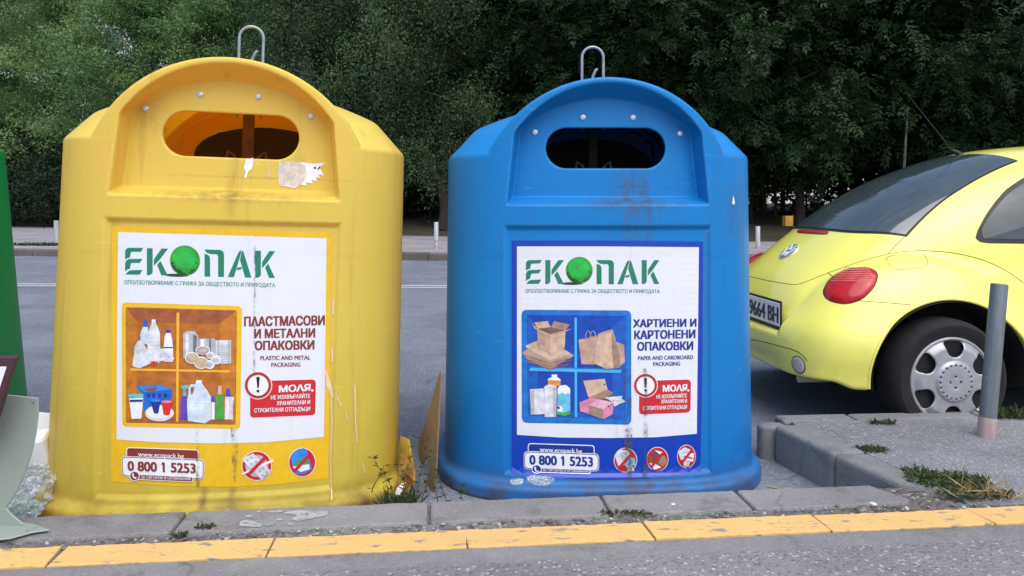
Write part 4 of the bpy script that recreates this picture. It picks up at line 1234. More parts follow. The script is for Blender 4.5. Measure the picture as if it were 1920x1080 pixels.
def seam(uv, w=0.0032, name='panel_gap', mirror=False):
    uv = np.array(uv, float)
    seg = np.linalg.norm(np.diff(uv, axis=0), axis=1); s = np.r_[0, np.cumsum(seg)]
    n = max(6, int(s[-1] / 5))
    S = np.linspace(0, s[-1], n)
    P, g = on_car(np.stack([np.interp(S, s, uv[:, 0]), np.interp(S, s, uv[:, 1])], 1), 0.0)
    # round the corners a little
    for _ in range(2): P[1:-1] = 0.25 * P[:-2] + 0.5 * P[1:-1] + 0.25 * P[2:]
    bm = bmesh.new()
    add_tube(bm, [tuple(p) for p in P], w * 0.5, 6)
    return bm_obj(name, bm, M_gap, body, True)
c7 = lambda x, y: (1380 + x / 3.5556, 260 + y / 3.5556)
c8 = lambda x, y: (1380 + x / 3.5556, 540 + y / 3.5556)
seam([c7(1138, 640), c7(1080, 695), c7(1015, 765)])
seam([c7(75, 915), c7(230, 950), c7(390, 976), c7(440, 965), c7(600, 900), c7(800, 828), c7(1000, 770), c7(1120, 752), c7(1250, 746), c7(1400, 755), c7(1500, 770), c7(1620, 800), c7(1720, 838), c7(1820, 890), c7(1915, 960)], 0.0035)
seam([c8(822, 86), c8(1000, 98), c8(1240, 118), c8(1265, 128), c8(1292, 148)])
seam([c7(612, 893), c7(655, 925)], 0.003)
seam([c7(1000, 800), c7(1012, 786), c7(1040, 778), c7(1240, 763), c7(1262, 775), c7(1283, 828), c7(1270, 850), c7(1240, 856), c7(1085, 876), c7(1055, 872), c7(1028, 850), c7(1008, 818), c7(1000, 800)], 0.003, 'fuel_flap_gap')
seam([c8(60, 335), c8(200, 362), c8(370, 408), c8(430, 432), c8(475, 485)], 0.004)

def patch(name, fn, ns, nt_, mat, off, axis, parent=CAR):
    """smooth patch: fn(s,t)->2 coords, dropped on the skin along an axis ('z' from above, 'y' from the near side, '-y' from the far side, 'x' from the front)"""
    S, T = np.meshgrid(np.linspace(0, 1, ns), np.linspace(0, 1, nt_), indexing='ij')
    A, B = fn(S.ravel(), T.ravel())
    if axis == 'z': O = np.stack([A, B, np.full_like(A, 1.8)], 1); D = np.tile([0, 0, -1.0], (len(A), 1))
    elif axis == 'y': O = np.stack([A, np.full_like(A, -1.2), B], 1); D = np.tile([0, 1.0, 0], (len(A), 1))
    else: O = np.stack([A, np.full_like(A, 1.2), B], 1); D = np.tile([0, -1.0, 0], (len(A), 1))
    P = march(car_body, O, D, 0, 1.3, 90)
    g = grad(car_body, P, 4e-3); g /= np.linalg.norm(g, axis=1, keepdims=True)
    P = P + g * off
    Q = [(i * nt_ + j, (i + 1) * nt_ + j, (i + 1) * nt_ + j + 1, i * nt_ + j + 1) for i in range(ns - 1) for j in range(nt_ - 1)]
    Q = np.array(Q)
    a, b_, c = P[Q[0, 0]], P[Q[0, 1]], P[Q[0, 2]]
    if np.dot(np.cross(b_ - a, c - a), g[0]) < 0: Q = Q[:, ::-1]
    return link_mesh(name, mesh_np(name, P, Q, g), mat, parent, True)

_gb, _ = on_car([(1512, 426.5), (1540, 428.5), (1570, 430.5), (1600, 432.5), (1650, 436.5), (1698, 440)])
_gc = np.polyfit(np.r_[_gb[:, 1] ** 2], _gb[:, 0], 2)
def rear_glass(grow):
    def fn(s, t):
        s = s * 2 - 1
        t = -grow * 1.3 + t * (1 + 2.6 * grow)
        yw = 0.0 - _gb[-1, 1]
        y = s * (yw - (yw - 0.42) * t) * (1 + 1.2 * grow)
        xb = np.polyval(_gc, y * y); xt = 0.575 + 0.30 * y * y
        return xb + (xt - xb) * t, y
    return fn
print('glass bottom', _gb.round(3).tolist(), _gc)
seal = patch('window_seal', rear_glass(0.012), 40, 40, M_blk, 0.0015, 'z', body)
patch('rear_window', rear_glass(0.0), 48, 48, M_glass, 0.004, 'z')
def windscreen(s, t):
    s = s * 2 - 1
    y = s * (0.56 - 0.10 * t)
    xb = 2.43 - 0.9 * y * y; xt = 1.62 - 0.5 * y * y
    return xb + (xt - xb) * t, y
patch('windscreen', windscreen, 40, 24, M_glass, 0.003, 'z')

QT = smooth_curve([(.215, .992), (.235, 1.03), (.30, 1.11), (.38, 1.185), (.47, 1.25), (.62, 1.32), (.80, 1.365), (1.05, 1.385), (1.4, 1.37), (1.75, 1.29), (2.0, 1.15), (2.18, .99)])
QB = smooth_curve([(.215, .985), (.235, .968), (.28, .962), (1.0, .955), (2.0, .965), (2.18, .975)])
def side_win(x0, x1, gr=0.0):
    def fn(s, t):
        x = x0 + (x1 - x0) * (s ** 1.6 if x0 < 0.3 else s)
        lo = np.interp(x, *QB) - gr; hi = np.interp(x, *QT) + gr
        return x, lo + (hi - lo) * t
    return fn
for ax in ('y', '-y'):
    patch('window_seal', side_win(.215, 2.17, 0.0), 90, 14, M_blk, 0.0015, ax, body)
    def inner(x0, x1):
        def fn(s, t):
            x = x0 + (x1 - x0) * (s ** 1.6 if x0 < 0.3 else s)
            lo = np.interp(x, *QB) + 0.022; hi = np.interp(x, *QT) - 0.022
            hi = np.maximum(hi, lo + 0.001)
            return x, lo + (hi - lo) * t
        return fn
    patch('side_window', inner(.25, .98), 50, 14, M_glass2, 0.0035, ax)
    patch('side_window', inner(1.04, 2.12), 40, 14, M_glass2, 0.0035, ax)

def skin_shape(name, uv, mat, off, bulge=0.0, parent=CAR, rings=8, mirror=False):
    """closed outline in photo pixels, filled and domed, on the skin"""
    uv = np.array(uv, float); c = uv.mean(0)
    n = len(uv)
    pts = [c[None]] + [c + (uv - c) * (k / rings) for k in range(1, rings + 1)]
    P, g = on_car(np.concatenate(pts), 0)
    h = np.concatenate([[1.0]] + [np.full(n, math.sqrt(max(0, 1 - (k / rings) ** 4))) for k in range(1, rings + 1)])
    P = P + g * (off + bulge * h)[:, None]
    Fc = [(0, 1 + i, 1 + (i + 1) % n) for i in range(n)]
    me = bpy.data.meshes.new(name)
    fs = [list(f) for f in Fc]
    for k in range(rings - 1):
        a, b_ = 1 + k * n, 1 + (k + 1) * n
        fs += [[a + i, b_ + i, b_ + (i + 1) % n, a + (i + 1) % n] for i in range(n)]
    if mirror: P = P * [1, -1, 1]
    me.from_pydata(P.tolist(), [], fs); me.validate()
    o = link_mesh(name, me, mat, parent, True)
    bm = bmesh.new(); bm.from_mesh(me); bmesh.ops.recalc_face_normals(bm, faces=bm.faces)
    if sum((f.normal.dot(Vector((-0.6, -0.7 if not mirror else 0.7, 0.2))) for f in bm.faces)) < 0: bmesh.ops.reverse_faces(bm, faces=bm.faces)
    bm.to_mesh(me); bm.free()
    return o
def spline_closed(pts, n=48):
    P = np.array(pts, float); m = len(P); out = []
    for i in range(m):
        p0, p1, p2, p3 = P[i - 1], P[i], P[(i + 1) % m], P[(i + 2) % m]
        for t in np.linspace(0, 1, n // m + 1, endpoint=False):
            out.append(0.5 * ((2 * p1) + (-p0 + p2) * t + (2 * p0 - 5 * p1 + 4 * p2 - p3) * t * t + (-p0 + 3 * p1 - 3 * p2 + p3) * t ** 3))
    return np.array(out)
TL = spline_closed([c7(587, 1010), c7(625, 940), c7(700, 890), c7(790, 864), c7(880, 864), c7(938, 900), c7(928, 970), c8(890, 28), c8(830, 78), c8(740, 104), c8(650, 92), c8(600, 62)], 60)
TLc = TL.mean(0)
for mir in (False, True):
    rim = skin_shape('tail_light', TLc + (TL - TLc) * 1.035, M_blk, 0.001, 0.004, CAR, 8, mir)
    skin_shape('lens', TL, M_red, 0.002, 0.016, rim, 8, mir)
    for k in range(8):
        f = k / 7
        x0, y0 = 735 - 90 * f, 878 + 82 * f
        x1, y1 = 885 + 22 * math.sin(f * 2.6), 880 + 82 * f
        q = [c7(x0, y0), c7((x0 + x1) / 2, y0 - 1), c7(x1, y1), c7(x1, y1 + 5), c7((x0 + x1) / 2, y1 + 4.5), c7(x0, y0 + 5)]
        skin_shape('light_bar', q, M_red2, 0.0185, 0.0004, rim, 2, mir)
bl = skin_shape('brake_light', spline_closed([c7(408, 620), c7(425, 607), c7(520, 610), c7(612, 618), c7(617, 628), c7(600, 640), c7(520, 636), c7(425, 630)], 40), plain('brake_lens', (0.30, 0.02, 0.015), 0.25), 0.002, 0.006, CAR, 4)
fg = skin_shape('rear_reflector', [(1497.6 + 12.5 * math.cos(t) + 4 * math.sin(t), 684 + 17 * math.sin(t)) for t in np.linspace(0, 2 * math.pi, 32, endpoint=False)], M_blk, 0.002, 0.003, CAR, 5)
skin_shape('reflector_lens', [(1497.6 + 11 * math.cos(t) + 3.5 * math.sin(t), 684 + 15.2 * math.sin(t)) for t in np.linspace(0, 2 * math.pi, 32, endpoint=False)], M_fog, 0.004, 0.004, fg, 5)
skin_shape('rear_reflector', [(1497.6 + 12 * math.cos(t) + 4 * math.sin(t), 684 + 16 * math.sin(t)) for t in np.linspace(0, 2 * math.pi, 32, endpoint=False)], M_fog, 0.002, 0.006, CAR, 5, True)

# round badge on the tailgate
bp, bn = on_car([(1480, 472)])
bp, bn = Vector(bp[0]), Vector(bn[0])
bx = Vector((0, -1, 0)); bx = (bx - bn * bx.dot(bn)).normalized(); by = bn.cross(bx)
Mb = Matrix((bx * 1.14, by * 1.14, bn)).transposed().to_4x4(); Mb.translation = bp
def badge_part(name, polys, mat, h0, h1, parent):
    bm = bmesh.new()
    for pl in polys: add_prism(bm, [Mb @ Vector((x, y, h0)) for x, y in pl], bn * (h1 - h0))
    return bm_obj(name, bm, mat, parent)
circ = lambda r, n=40: [(r * math.cos(t), r * math.sin(t)) for t in np.linspace(0, 2 * math.pi, n, endpoint=False)]
bd = badge_part('badge', [circ(.056)], M_chrome, -.01, .006, CAR)
badge_part('badge_field', [circ(.050)], M_badge, .005, .0072, bd)
bar = lambda a, b_, w: [(a[0] - w, a[1]), (a[0] + w, a[1]), (b_[0] + w, b_[1]), (b_[0] - w, b_[1])]
badge_part('badge_letters', [bar((-.024, .044), (0.0, .004), .006), bar((.024, .044), (0.0, .004), .006)], M_plate, .007, .0095, bd)
badge_part('badge_letters', [bar((-.040, .024), (-.018, -.040), .006), bar((-.018, -.040), (0, -.004), .006), bar((.018, -.040), (0, -.004), .006), bar((.040, .024), (.018, -.040), .006)], M_plate, .007, .0097, bd)

# number plate
bm = bmesh.new()
add_box(bm, (-.722, -.410, .510), (-.712, .255, .634))
npl = bm_obj('number_plate', bm, M_plate, CAR, False, .003)
bm = bmesh.new(); add_box(bm, (-.7228, .218, .513), (-.7185, .252, .631)); bm_obj('country_strip', bm, I_blue, npl)
bm = bmesh.new(); add_box(bm, (-.719, -.418, .482), (-.708, .262, .646)); bm_obj('plate_holder', bm, M_blk, npl, False, .003)
def plate_text(s, y0, y1, z, cap):
    V, T, w, ch = text_shape(s)
    bm = bmesh.new()
    for k, (dx, dz) in enumerate(((0, 0), (.012, 0), (-.012, 0), (0, .012))):
        vs = [bm.verts.new((-.7228 - .00012 * k, y0 + (y1 - y0) * (p[0] / w + dx), z + (p[1] + dz) * cap / ch)) for p in V]
        for t in T: bm.faces.new([vs[i] for i in t])
    return bm_obj('plate_number', bm, I_black, npl)
_fr = 1 - text_shape('9664 BH')[2] / text_shape('CB 9664 BH')[2]
plate_text('CB 9664 BH', -.398 + .37 / (1 - _fr), -.398, .527, .088)

# wheels
def tyre(cx, cy, out):
    r = empty('wheel', (cx, cy, WR)); r.parent = CAR
    bm = bmesh.new()
    h = 0.1
    prof = [(.205, -h * .8), (.235, -h), (.272, -h * 1.02), (.290, -h * .88), (.298, -h * .6), (WR, -h * .35), (WR, h * .35), (.298, h * .6), (.290, h * .88), (.272, h * 1.02), (.235, h), (.205, h * .8)]
    add_lathe(bm, prof, 72, axis='y')
    # tread grooves
    for off in (-.05, -.017, .017, .05):
        pass
    t = bm_obj('tyre', bm, M_tyre, r, True)
    bm = bmesh.new(); add_lathe(bm, [(.02, -.05), (.2, -.06), (.207, -.085 * 1), (.212, -.085)], 48, axis='y')
    return r
def cap_sdf(x, y, z):
    """six-spoke wheel cover, axis y, outer face at -y"""
    r = np.sqrt(x * x + z * z); a = np.arctan2(z, x)
    face = 0.028 * sstep(0.215, 0.16, r) + 0.012 * sstep(.105, .085, r) - 0.012 * sstep(.05, .02, r) * 0.2
    plate = np.maximum(-y - face, y - (-face + 0.012) + 0.0)
    d = smax(plate, r - .212, .004)
    # rim lip
    lip = np.sqrt((r - .207) ** 2 + (y + .004) ** 2) - .0075
    d = smin(d, lip, .006)
    # six openings
    s = (a + math.pi / 6 - R(88)) % (math.pi / 3) - math.pi / 6
    s = np.abs(s)
    rr = .158
    ux = r * np.cos(s) ; uy = r * np.sin(s)
    hole = smax(smax(0.120 - ux + 6.0 * uy * uy, r - .1955, .008), uy - (.030 + (ux - .120) * .36), .022)
    d = smax(d, -hole, .010)
    # small dimples round the hub
    k = 2 * math.pi / 20
    s2 = (a + k / 2) % k - k / 2
    dm = np.sqrt((r * np.cos(s2) - .082) ** 2 + (r * np.sin(s2)) ** 2) - .0062
    d = smax(d, -np.maximum(dm, y + face - .010), .002)
    gr = np.maximum(np.abs(r - .099) - .0014, -y - face - .001)
    d = np.maximum(d, -np.maximum(np.abs(r - .099) - .0016, -(y + face + .004)) if False else d)
    k = math.pi / 2
    s3 = (a + k / 2) % k - k / 2
    bx_ = np.maximum(np.abs(r * np.cos(s3) - .027) - .004, np.abs(r * np.sin(s3)) - .0065)
    d = smax(d, -bx_, .002)
    return d
_cv, _cq, _cn = isosurface(cap_sdf, (-.22, -.06, -.22), (.22, .02, .22), 0.0035)
cap_me = mesh_np('wheel_cover', _cv, _cq, _cn); cap_me.materials.append(M_hub)
for wx in (-0.038, 2.51):
    for sgn in (-1, 1):
        r = tyre(wx, sgn * 0.735, sgn)
        if sgn > 0: r.rotation_euler = (0, 0, math.pi)
        o = bpy.data.objects.new('wheel_cover', cap_me); o.parent = r; o.location = (0, -.083, 0); col.objects.link(o)
        bm = bmesh.new(); add_lathe(bm, [(.03, -.03), (.19, -.035), (.205, -.07), (.205, .05), (.03, .05)], 40, axis='y')
        bm_obj('steel_rim', bm, M_well, r, True)
        bm = bmesh.new()
        n = 36
        ax_ = wx + (0.013 if wx < 1 else 0)
        arc = [(ax_ + .410 * math.cos(t), .305 + .378 * math.sin(t)) for t in np.linspace(-.14, math.pi + .14, n)]
        y0, y1 = sgn * .81, sgn * .515
        va = [bm.verts.new((x, y0, z)) for x, z in arc]; vb = [bm.verts.new((x, y1, z)) for x, z in arc]
        for i in range(n - 1): bm.faces.new((va[i], va[i + 1], vb[i + 1], vb[i]))
        bm.faces.new(vb)
        bm_obj('wheel_arch_liner', bm, M_well, CAR)
        # rolled lip round the arch
        ang = np.linspace(-.10, math.pi + .10, 90)
        qx = ax_ + .424 * np.cos(ang); qz = .305 + .392 * np.sin(ang)
        P = march(car_body, np.stack([qx, np.full(90, sgn * 1.2), qz], 1), np.tile([0, -sgn, 0.0], (90, 1)), 0, .6, 90)
        P = P[~np.isnan(P[:, 0])]
        for _ in range(6): P[1:-1] = 0.25 * P[:-2] + 0.5 * P[1:-1] + 0.25 * P[2:]
        P[:, 1] -= sgn * 0.004
        bm = bmesh.new(); add_tube(bm, [tuple(p) for p in P], .0085, 8); bm_obj('wheel_arch_lip', bm, M_car, CAR, True)
# underbody, exhaust tip, aerial
bm = bmesh.new(); add_box(bm, (-.45, -.60, .20), (2.9, .60, .262)); bm_obj('underbody', bm, M_well, CAR, False, .02)
bm = bmesh.new(); add_tube(bm, [(-.30, -.42, .235), (-.62, -.42, .235)], .022, 12); bm_obj('exhaust_tip', bm, plain('exhaust_beige', (.55, .5, .38), .5), CAR, True)
bm = bmesh.new()
zt = float(np.interp(.60, RX, RZ))
add_tube(bm, [(.62, 0, zt - .01), (.58, 0, zt + .018), (.55, 0, zt + .03)], [.022, .014, .008], 10)
ab = bm_obj('aerial', bm, M_blk, CAR, True)
bm = bmesh.new(); add_tube(bm, [(.555, 0, zt + .028), (.27, 0, zt + .36)], [.0035, .002], 6); bm_obj('aerial_rod', bm, M_blk, ab, True)
# headlights, mirrors and door handles, on the far end of the car
for s in (-1, 1):
    bm = bmesh.new(); bmesh.ops.create_uvsphere(bm, u_segments=24, v_segments=14, radius=1)
    for v in bm.verts: v.co = Vector((3.07 + v.co.x * .13, s * .56 + v.co.y * .12, .62 + v.co.z * .13))
    bm_obj('headlight', bm, plain('headlight_glass', (.55, .58, .6), .1), CAR, True)
    bm = bmesh.new(); bmesh.ops.create_uvsphere(bm, u_segments=20, v_segments=12, radius=1)
    for v in bm.verts: v.co = Vector((1.98 + v.co.x * .06, s * .84 + v.co.y * .11, 1.0 + v.co.z * .075))
    bm_obj('wing_mirror', bm, M_car, CAR, True)
# ------------------------------------------------------------------ trees and shrubs
def leaf_mat(name, c1, c2, c3, trans=0.25):
    m, nt, b = new_mat(name)
    at = N(nt, 'ShaderNodeAttribute'); at.attribute_name = 'tone'
    tc = N(nt, 'ShaderNodeTexCoord')
    c = ramp(nt, at.outputs['Fac'], [(0.0, c1), (0.55, c2), (1.0, c3)])
    c = mix(nt, ramp(nt, noise(nt, 0.55, 3, 0.5, tc.outputs['Object']), [(0.35, 0), (0.7, 0.5)]), c, c1)
    L(nt, c, b.inputs['Base Color'])
    b.inputs['Roughness'].default_value = 0.5
    b.inputs['Specular IOR Level'].default_value = 0.3
    t = N(nt, 'ShaderNodeBsdfTranslucent'); L(nt, c, t.inputs['Color'])
    ms = N(nt, 'ShaderNodeMixShader'); ms.inputs[0].default_value = trans
    L(nt, b.outputs[0], ms.inputs[1]); L(nt, t.outputs[0], ms.inputs[2])
    L(nt, ms.outputs[0], nt.nodes['Material Output'].inputs['Surface'])
    return m
M_walnut = leaf_mat('walnut_leaf', (0.010, 0.028, 0.008), (0.018, 0.050, 0.012), (0.045, 0.095, 0.022))
M_birch = leaf_mat('birch_leaf', (0.036, 0.072, 0.030), (0.080, 0.135, 0.055), (0.19, 0.24, 0.10))
M_locust = leaf_mat('locust_leaf', (0.08, 0.16, 0.055), (0.15, 0.27, 0.09), (0.25, 0.36, 0.12))
M_pale = leaf_mat('hazed_pale_leaf', (0.13, 0.22, 0.09), (0.25, 0.37, 0.14), (0.36, 0.47, 0.18), 0.42)  # locust leaf paled so its colour imitates haze and glare on the left
M_shrub = leaf_mat('shrub_leaf', (0.010, 0.024, 0.010), (0.020, 0.046, 0.018), (0.04, 0.075, 0.03))
def bark_mat(name, a, b_):
    m, nt, bs = new_mat(name)
    tc = N(nt, 'ShaderNodeTexCoord')
    f = noise(nt, 8, 6, 0.7, tc.outputs['Object'], stretch=(3, 3, 0.5))
    L(nt, ramp(nt, f, [(0.35, a), (0.65, b_)]), bs.inputs['Base Color']); bs.inputs['Roughness'].default_value = 0.95
    bump(nt, bs, f, 0.7, 0.03)
    return m
M_bark = bark_mat('dark_bark', (0.018, 0.014, 0.011), (0.05, 0.04, 0.032))
M_bark2 = bark_mat('birch_bark', (0.05, 0.048, 0.045), (0.26, 0.25, 0.24))
M_bark3 = bark_mat('grey_bark', (0.07, 0.06, 0.05), (0.16, 0.14, 0.12))

def leaves_mesh(name, P, U, W, length, width, tone):
    """one folded leaf per row: base P, direction U, side W"""
    n = len(P)
    U = U / np.linalg.norm(U, axis=1, keepdims=True)
    W = W - U * (W * U).sum(1, keepdims=True); W /= np.maximum(np.linalg.norm(W, axis=1, keepdims=True), 1e-6)
    Nn = np.cross(U, W)
    ln, wd = length[:, None], width[:, None]
    V = np.stack([P, P + U * ln * .45 + W * wd * .5 + Nn * wd * .16, P + U * ln, P + U * ln * .45 - W * wd * .5 + Nn * wd * .16], 1).reshape(-1, 3)
    i = np.arange(n) * 4
    Fc = np.stack([np.stack([i, i + 1, i + 2], 1), np.stack([i, i + 2, i + 3], 1)], 1).reshape(-1, 3)
    me = mesh_np(name, V, Fc)
    at = me.attributes.new('tone', 'FLOAT', 'FACE')
    at.data.foreach_set('value', np.repeat(tone, 2).astype(np.float32))
    return me

def crown_points(r, H, z0, rad, ncl, shape=1.0, gap=0.12):
    """clusters on boughs: returns cluster centres and the bough skeleton"""
    cl, boughs = [], []
    nb = 22
    for k in range(nb):
        f = (k + .5) / nb
        z = z0 + (H - z0) * f ** 0.9
        R_ = rad * (math.sin(math.pi * min(1, 0.18 + 0.80 * f)) ** 0.7) * r.uniform(.75, 1.15)
        a = k * 2.4 + r.uniform(-.4, .4)
        rise = r.uniform(-.05, .35) * R_
        st = np.array([0, 0, max(z - .25 * R_, 1.2)])
        en = np.array([R_ * math.cos(a), R_ * math.sin(a), z + rise])
        boughs.append((st, en))
    per = ncl // nb
    for st, en in boughs:
        for _ in range(per):
            t = r.uniform(.08, 1.05)
            sp = .28 + .36 * t
            c = st + (en - st) * t + np.array([r.gauss(0, sp), r.gauss(0, sp), r.gauss(0, sp * .7)])
            c[2] -= .3 * (t ** 2) * r.random()
            cl.append(c)
    return np.array(cl), boughs

def make_tree_mesh(kind, seed, H, z0, rad, ncl, per):
    r = random.Random(seed); g = np.random.default_rng(seed)
    C, boughs = crown_points(r, H, z0, rad, ncl)
    n = len(C)
    if kind == 'walnut':
        # compound leaves: rachis with leaflets hanging outwards
        nr = per
        base = np.repeat(C, nr, 0) + g.normal(0, .22, (n * nr, 3)) * [1, 1, .7]
        out = base - [0, 0, (z0 + H) * .45]; out /= np.linalg.norm(out, axis=1, keepdims=True)
        d = out * .7 + g.normal(0, .55, base.shape) + [0, 0, -.25]; d /= np.linalg.norm(d, axis=1, keepdims=True)
        side = np.cross(d, [0, 0, 1.0] + g.normal(0, .35, d.shape)); side /= np.linalg.norm(side, axis=1, keepdims=True)
        P, U, W, Ln, Wd, T = [], [], [], [], [], []
        tone = np.clip(g.normal(.42, .2, len(base)), 0, 1)
        for k, (t, s) in enumerate([(.30, 1), (.34, -1), (.62, 1), (.66, -1), (.95, 1), (.98, -1), (1.05, 0)]):
            p = base + d * (.34 * t) + np.array([0, 0, -.05]) * t * t
            u = d * (.55 if s else 1.0) + side * s * .9 + g.normal(0, .13, d.shape) + [0, 0, -.22]
            P.append(p); U.append(u); W.append(np.cross(u, np.cross(d, side)) + g.normal(0, .15, d.shape))
            Ln.append(g.uniform(.13, .20, len(p))); Wd.append(g.uniform(.055, .085, len(p))); T.append(np.clip(tone + g.normal(0, .08, len(p)), 0, 1))
        args = [np.concatenate(a) for a in (P, U, W, Ln, Wd, T)]
    elif kind == 'birch':
        nr = per
        base = np.repeat(C, nr, 0) + g.normal(0, .24, (n * nr, 3)) * [1, 1, 1.5] + [0, 0, -.15]
        u = g.normal(0, .7, base.shape) + [0, 0, -.6]
        args = [base, u, g.normal(0, 1, base.shape), g.uniform(.07, .135, len(base)), g.uniform(.05, .09, len(base)), np.clip(np.repeat(g.normal(.4, .16, n), nr) + g.normal(0, .17, len(base)), 0, 1)]
    else:
        nr = per
        base = np.repeat(C, nr, 0) + g.normal(0, .26, (n * nr, 3)) * [1.1, 1.1, .6]
        u = g.normal(0, .8, base.shape) + [0, 0, -.25]
        sz = {'locust': (.09, .19, .045, .085), 'shrub': (.07, .14, .04, .08)}[kind]
        args = [base, u, g.normal(0, 1, base.shape), g.uniform(sz[0], sz[1], len(base)), g.uniform(sz[2], sz[3], len(base)), np.clip(np.repeat(g.normal(.42, .2, n), nr) + g.normal(0, .14, len(base)), 0, 1)]
    cm = leaves_mesh('crown', *args)
    bm = bmesh.new()
    lean = [0.12 * math.sin(1.3 * z + seed) * z / H for z in np.linspace(0, H * .86, 10)]
    tr = [(lean[i], .5 * lean[i], z) for i, z in enumerate(np.linspace(-.3, H * .86, 10))]
    rb = .013 * H
    add_tube(bm, tr, [rb * (1.25 if i == 0 else 1) * (1 - .085 * i) for i in range(10)], 10)
    tm = bpy.data.meshes.new('trunk'); bmesh.ops.recalc_face_normals(bm, faces=bm.faces); bm.to_mesh(tm); bm.free()
    bm = bmesh.new()
    for st, en in boughs:
        m = (st + en) / 2 + np.array([r.uniform(-.2, .2), r.uniform(-.2, .2), .18])
        add_tube(bm, [tuple(st * [.3, .3, 1]), tuple(st * .5 + m * .5), tuple(m), tuple(en)], [.3 * rb, .24 * rb, .18 * rb, .05 * rb], 5)
        for _ in range(3):
            t = r.uniform(.4, .95); p = st + (en - st) * t
            q = p + np.array([r.gauss(0, .5), r.gauss(0, .5), r.uniform(-.2, .6)])
            add_tube(bm, [tuple(p), tuple((p + q) / 2 + [0, 0, .05]), tuple(q)], [.09 * rb, .06 * rb, .02 * rb], 4)
    lm = bpy.data.meshes.new('limbs'); bmesh.ops.recalc_face_normals(bm, faces=bm.faces); bm.to_mesh(lm); bm.free()
    return cm, tm, lm

def setup(me, mat):
    me.materials.append(mat)
    me.polygons.foreach_set('use_smooth', np.zeros(len(me.polygons), bool))
    return me
TM = {}
for key, kind, seed, H, z0, rad, ncl, per, lm_, bk in (
        ('walnut_a', 'walnut', 21, 10.5, 1.9, 3.6, 880, 9, M_walnut, M_bark),
        ('walnut_b', 'walnut', 22, 11.5, 2.4, 3.9, 880, 9, M_walnut, M_bark),
        ('birch_a', 'birch', 31, 12.0, 1.9, 3.0, 640, 110, M_birch, M_bark3),
        ('birch_b', 'birch', 32, 13.0, 2.2, 3.2, 640, 110, M_birch, M_bark3),
        ('locust_a', 'locust', 41, 11.5, 1.4, 3.8, 1000, 70, M_locust, M_bark),
        ('locust_b', 'locust', 42, 13.0, 1.8, 4.2, 1000, 70, M_locust, M_bark),
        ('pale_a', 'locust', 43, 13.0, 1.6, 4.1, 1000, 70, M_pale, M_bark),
        ('shrub_a', 'shrub', 51, 2.8, .25, 1.5, 260, 70, M_shrub, M_bark)):
    cm, tm, lm = make_tree_mesh(kind, seed, H, z0, rad, ncl, per)
    TM[key] = (setup(cm, lm_), setup(tm, bk), setup(lm, bk))

def tree(key, name, u, D, rot, sc, label, cat='tree', group='trees beyond the road', z=None):
    x = (u - 960) * D / F
    o = empty(name, (x, D, bank_z(x, D) - .05 if z is None else z), (0, 0, rot)); o.scale = (sc, sc, sc)
    tag(o, label, cat, group)
    for nm, me in zip(('crown', 'trunk', 'limbs'), TM[key]):
        c = bpy.data.objects.new(nm, me); c.parent = o; col.objects.link(c)
    return o

# (mesh, name, photo column, distance, turn, scale, label)
for a in [
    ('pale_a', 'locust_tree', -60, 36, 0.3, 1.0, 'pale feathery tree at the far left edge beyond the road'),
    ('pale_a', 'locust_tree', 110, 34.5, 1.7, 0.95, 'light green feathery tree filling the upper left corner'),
    ('locust_a', 'locust_tree', 285, 33, 3.3, 0.92, 'green feathery tree seen just above the left shoulder of the yellow bin'),
    ('locust_b', 'locust_tree', 395, 37, 5.0, 1.05, 'taller locust tree behind the top of the yellow bin'),
    ('birch_b', 'birch_tree', 560, 29.5, 0.6, 0.95, 'grey green birch tree behind the lifting loop of the yellow bin'),
    ('birch_a', 'birch_tree', 700, 27, 2.2, 0.95, 'small leaved birch tree with bare grey twigs above the right shoulder of the yellow bin'),
    ('birch_b', 'birch_tree', 835, 25.5, 4.0, 0.86, 'drooping birch tree seen in the gap between the yellow and blue bins'),
    ('walnut_b', 'walnut_tree', 985, 27, 0.2, 1.0, 'dark broad leaved tree behind the left shoulder of the blue bin'),
    ('walnut_a', 'walnut_tree', 1150, 23.5, 2.9, 1.0, 'dark tree with large drooping leaves straight above the blue bin'),
    ('walnut_b', 'walnut_tree', 1330, 22.5, 1.1, 0.96, 'dark tree whose low bough hangs right of the blue bin'),
    ('walnut_a', 'walnut_tree', 1500, 23.5, 4.4, 1.04, 'dark tree rising behind the rear window of the yellow car'),
    ('walnut_b', 'walnut_tree', 1660, 24.5, 5.3, 1.0, 'dark tree above the roof of the yellow car'),
    ('walnut_a', 'walnut_tree', 1810, 22.5, 0.9, 1.02, 'dark tree near the right edge above the car'),
    ('walnut_b', 'walnut_tree', 1985, 23.0, 3.6, 1.0, 'dark tree cut by the right edge of the photo'),
]: tree(*a)
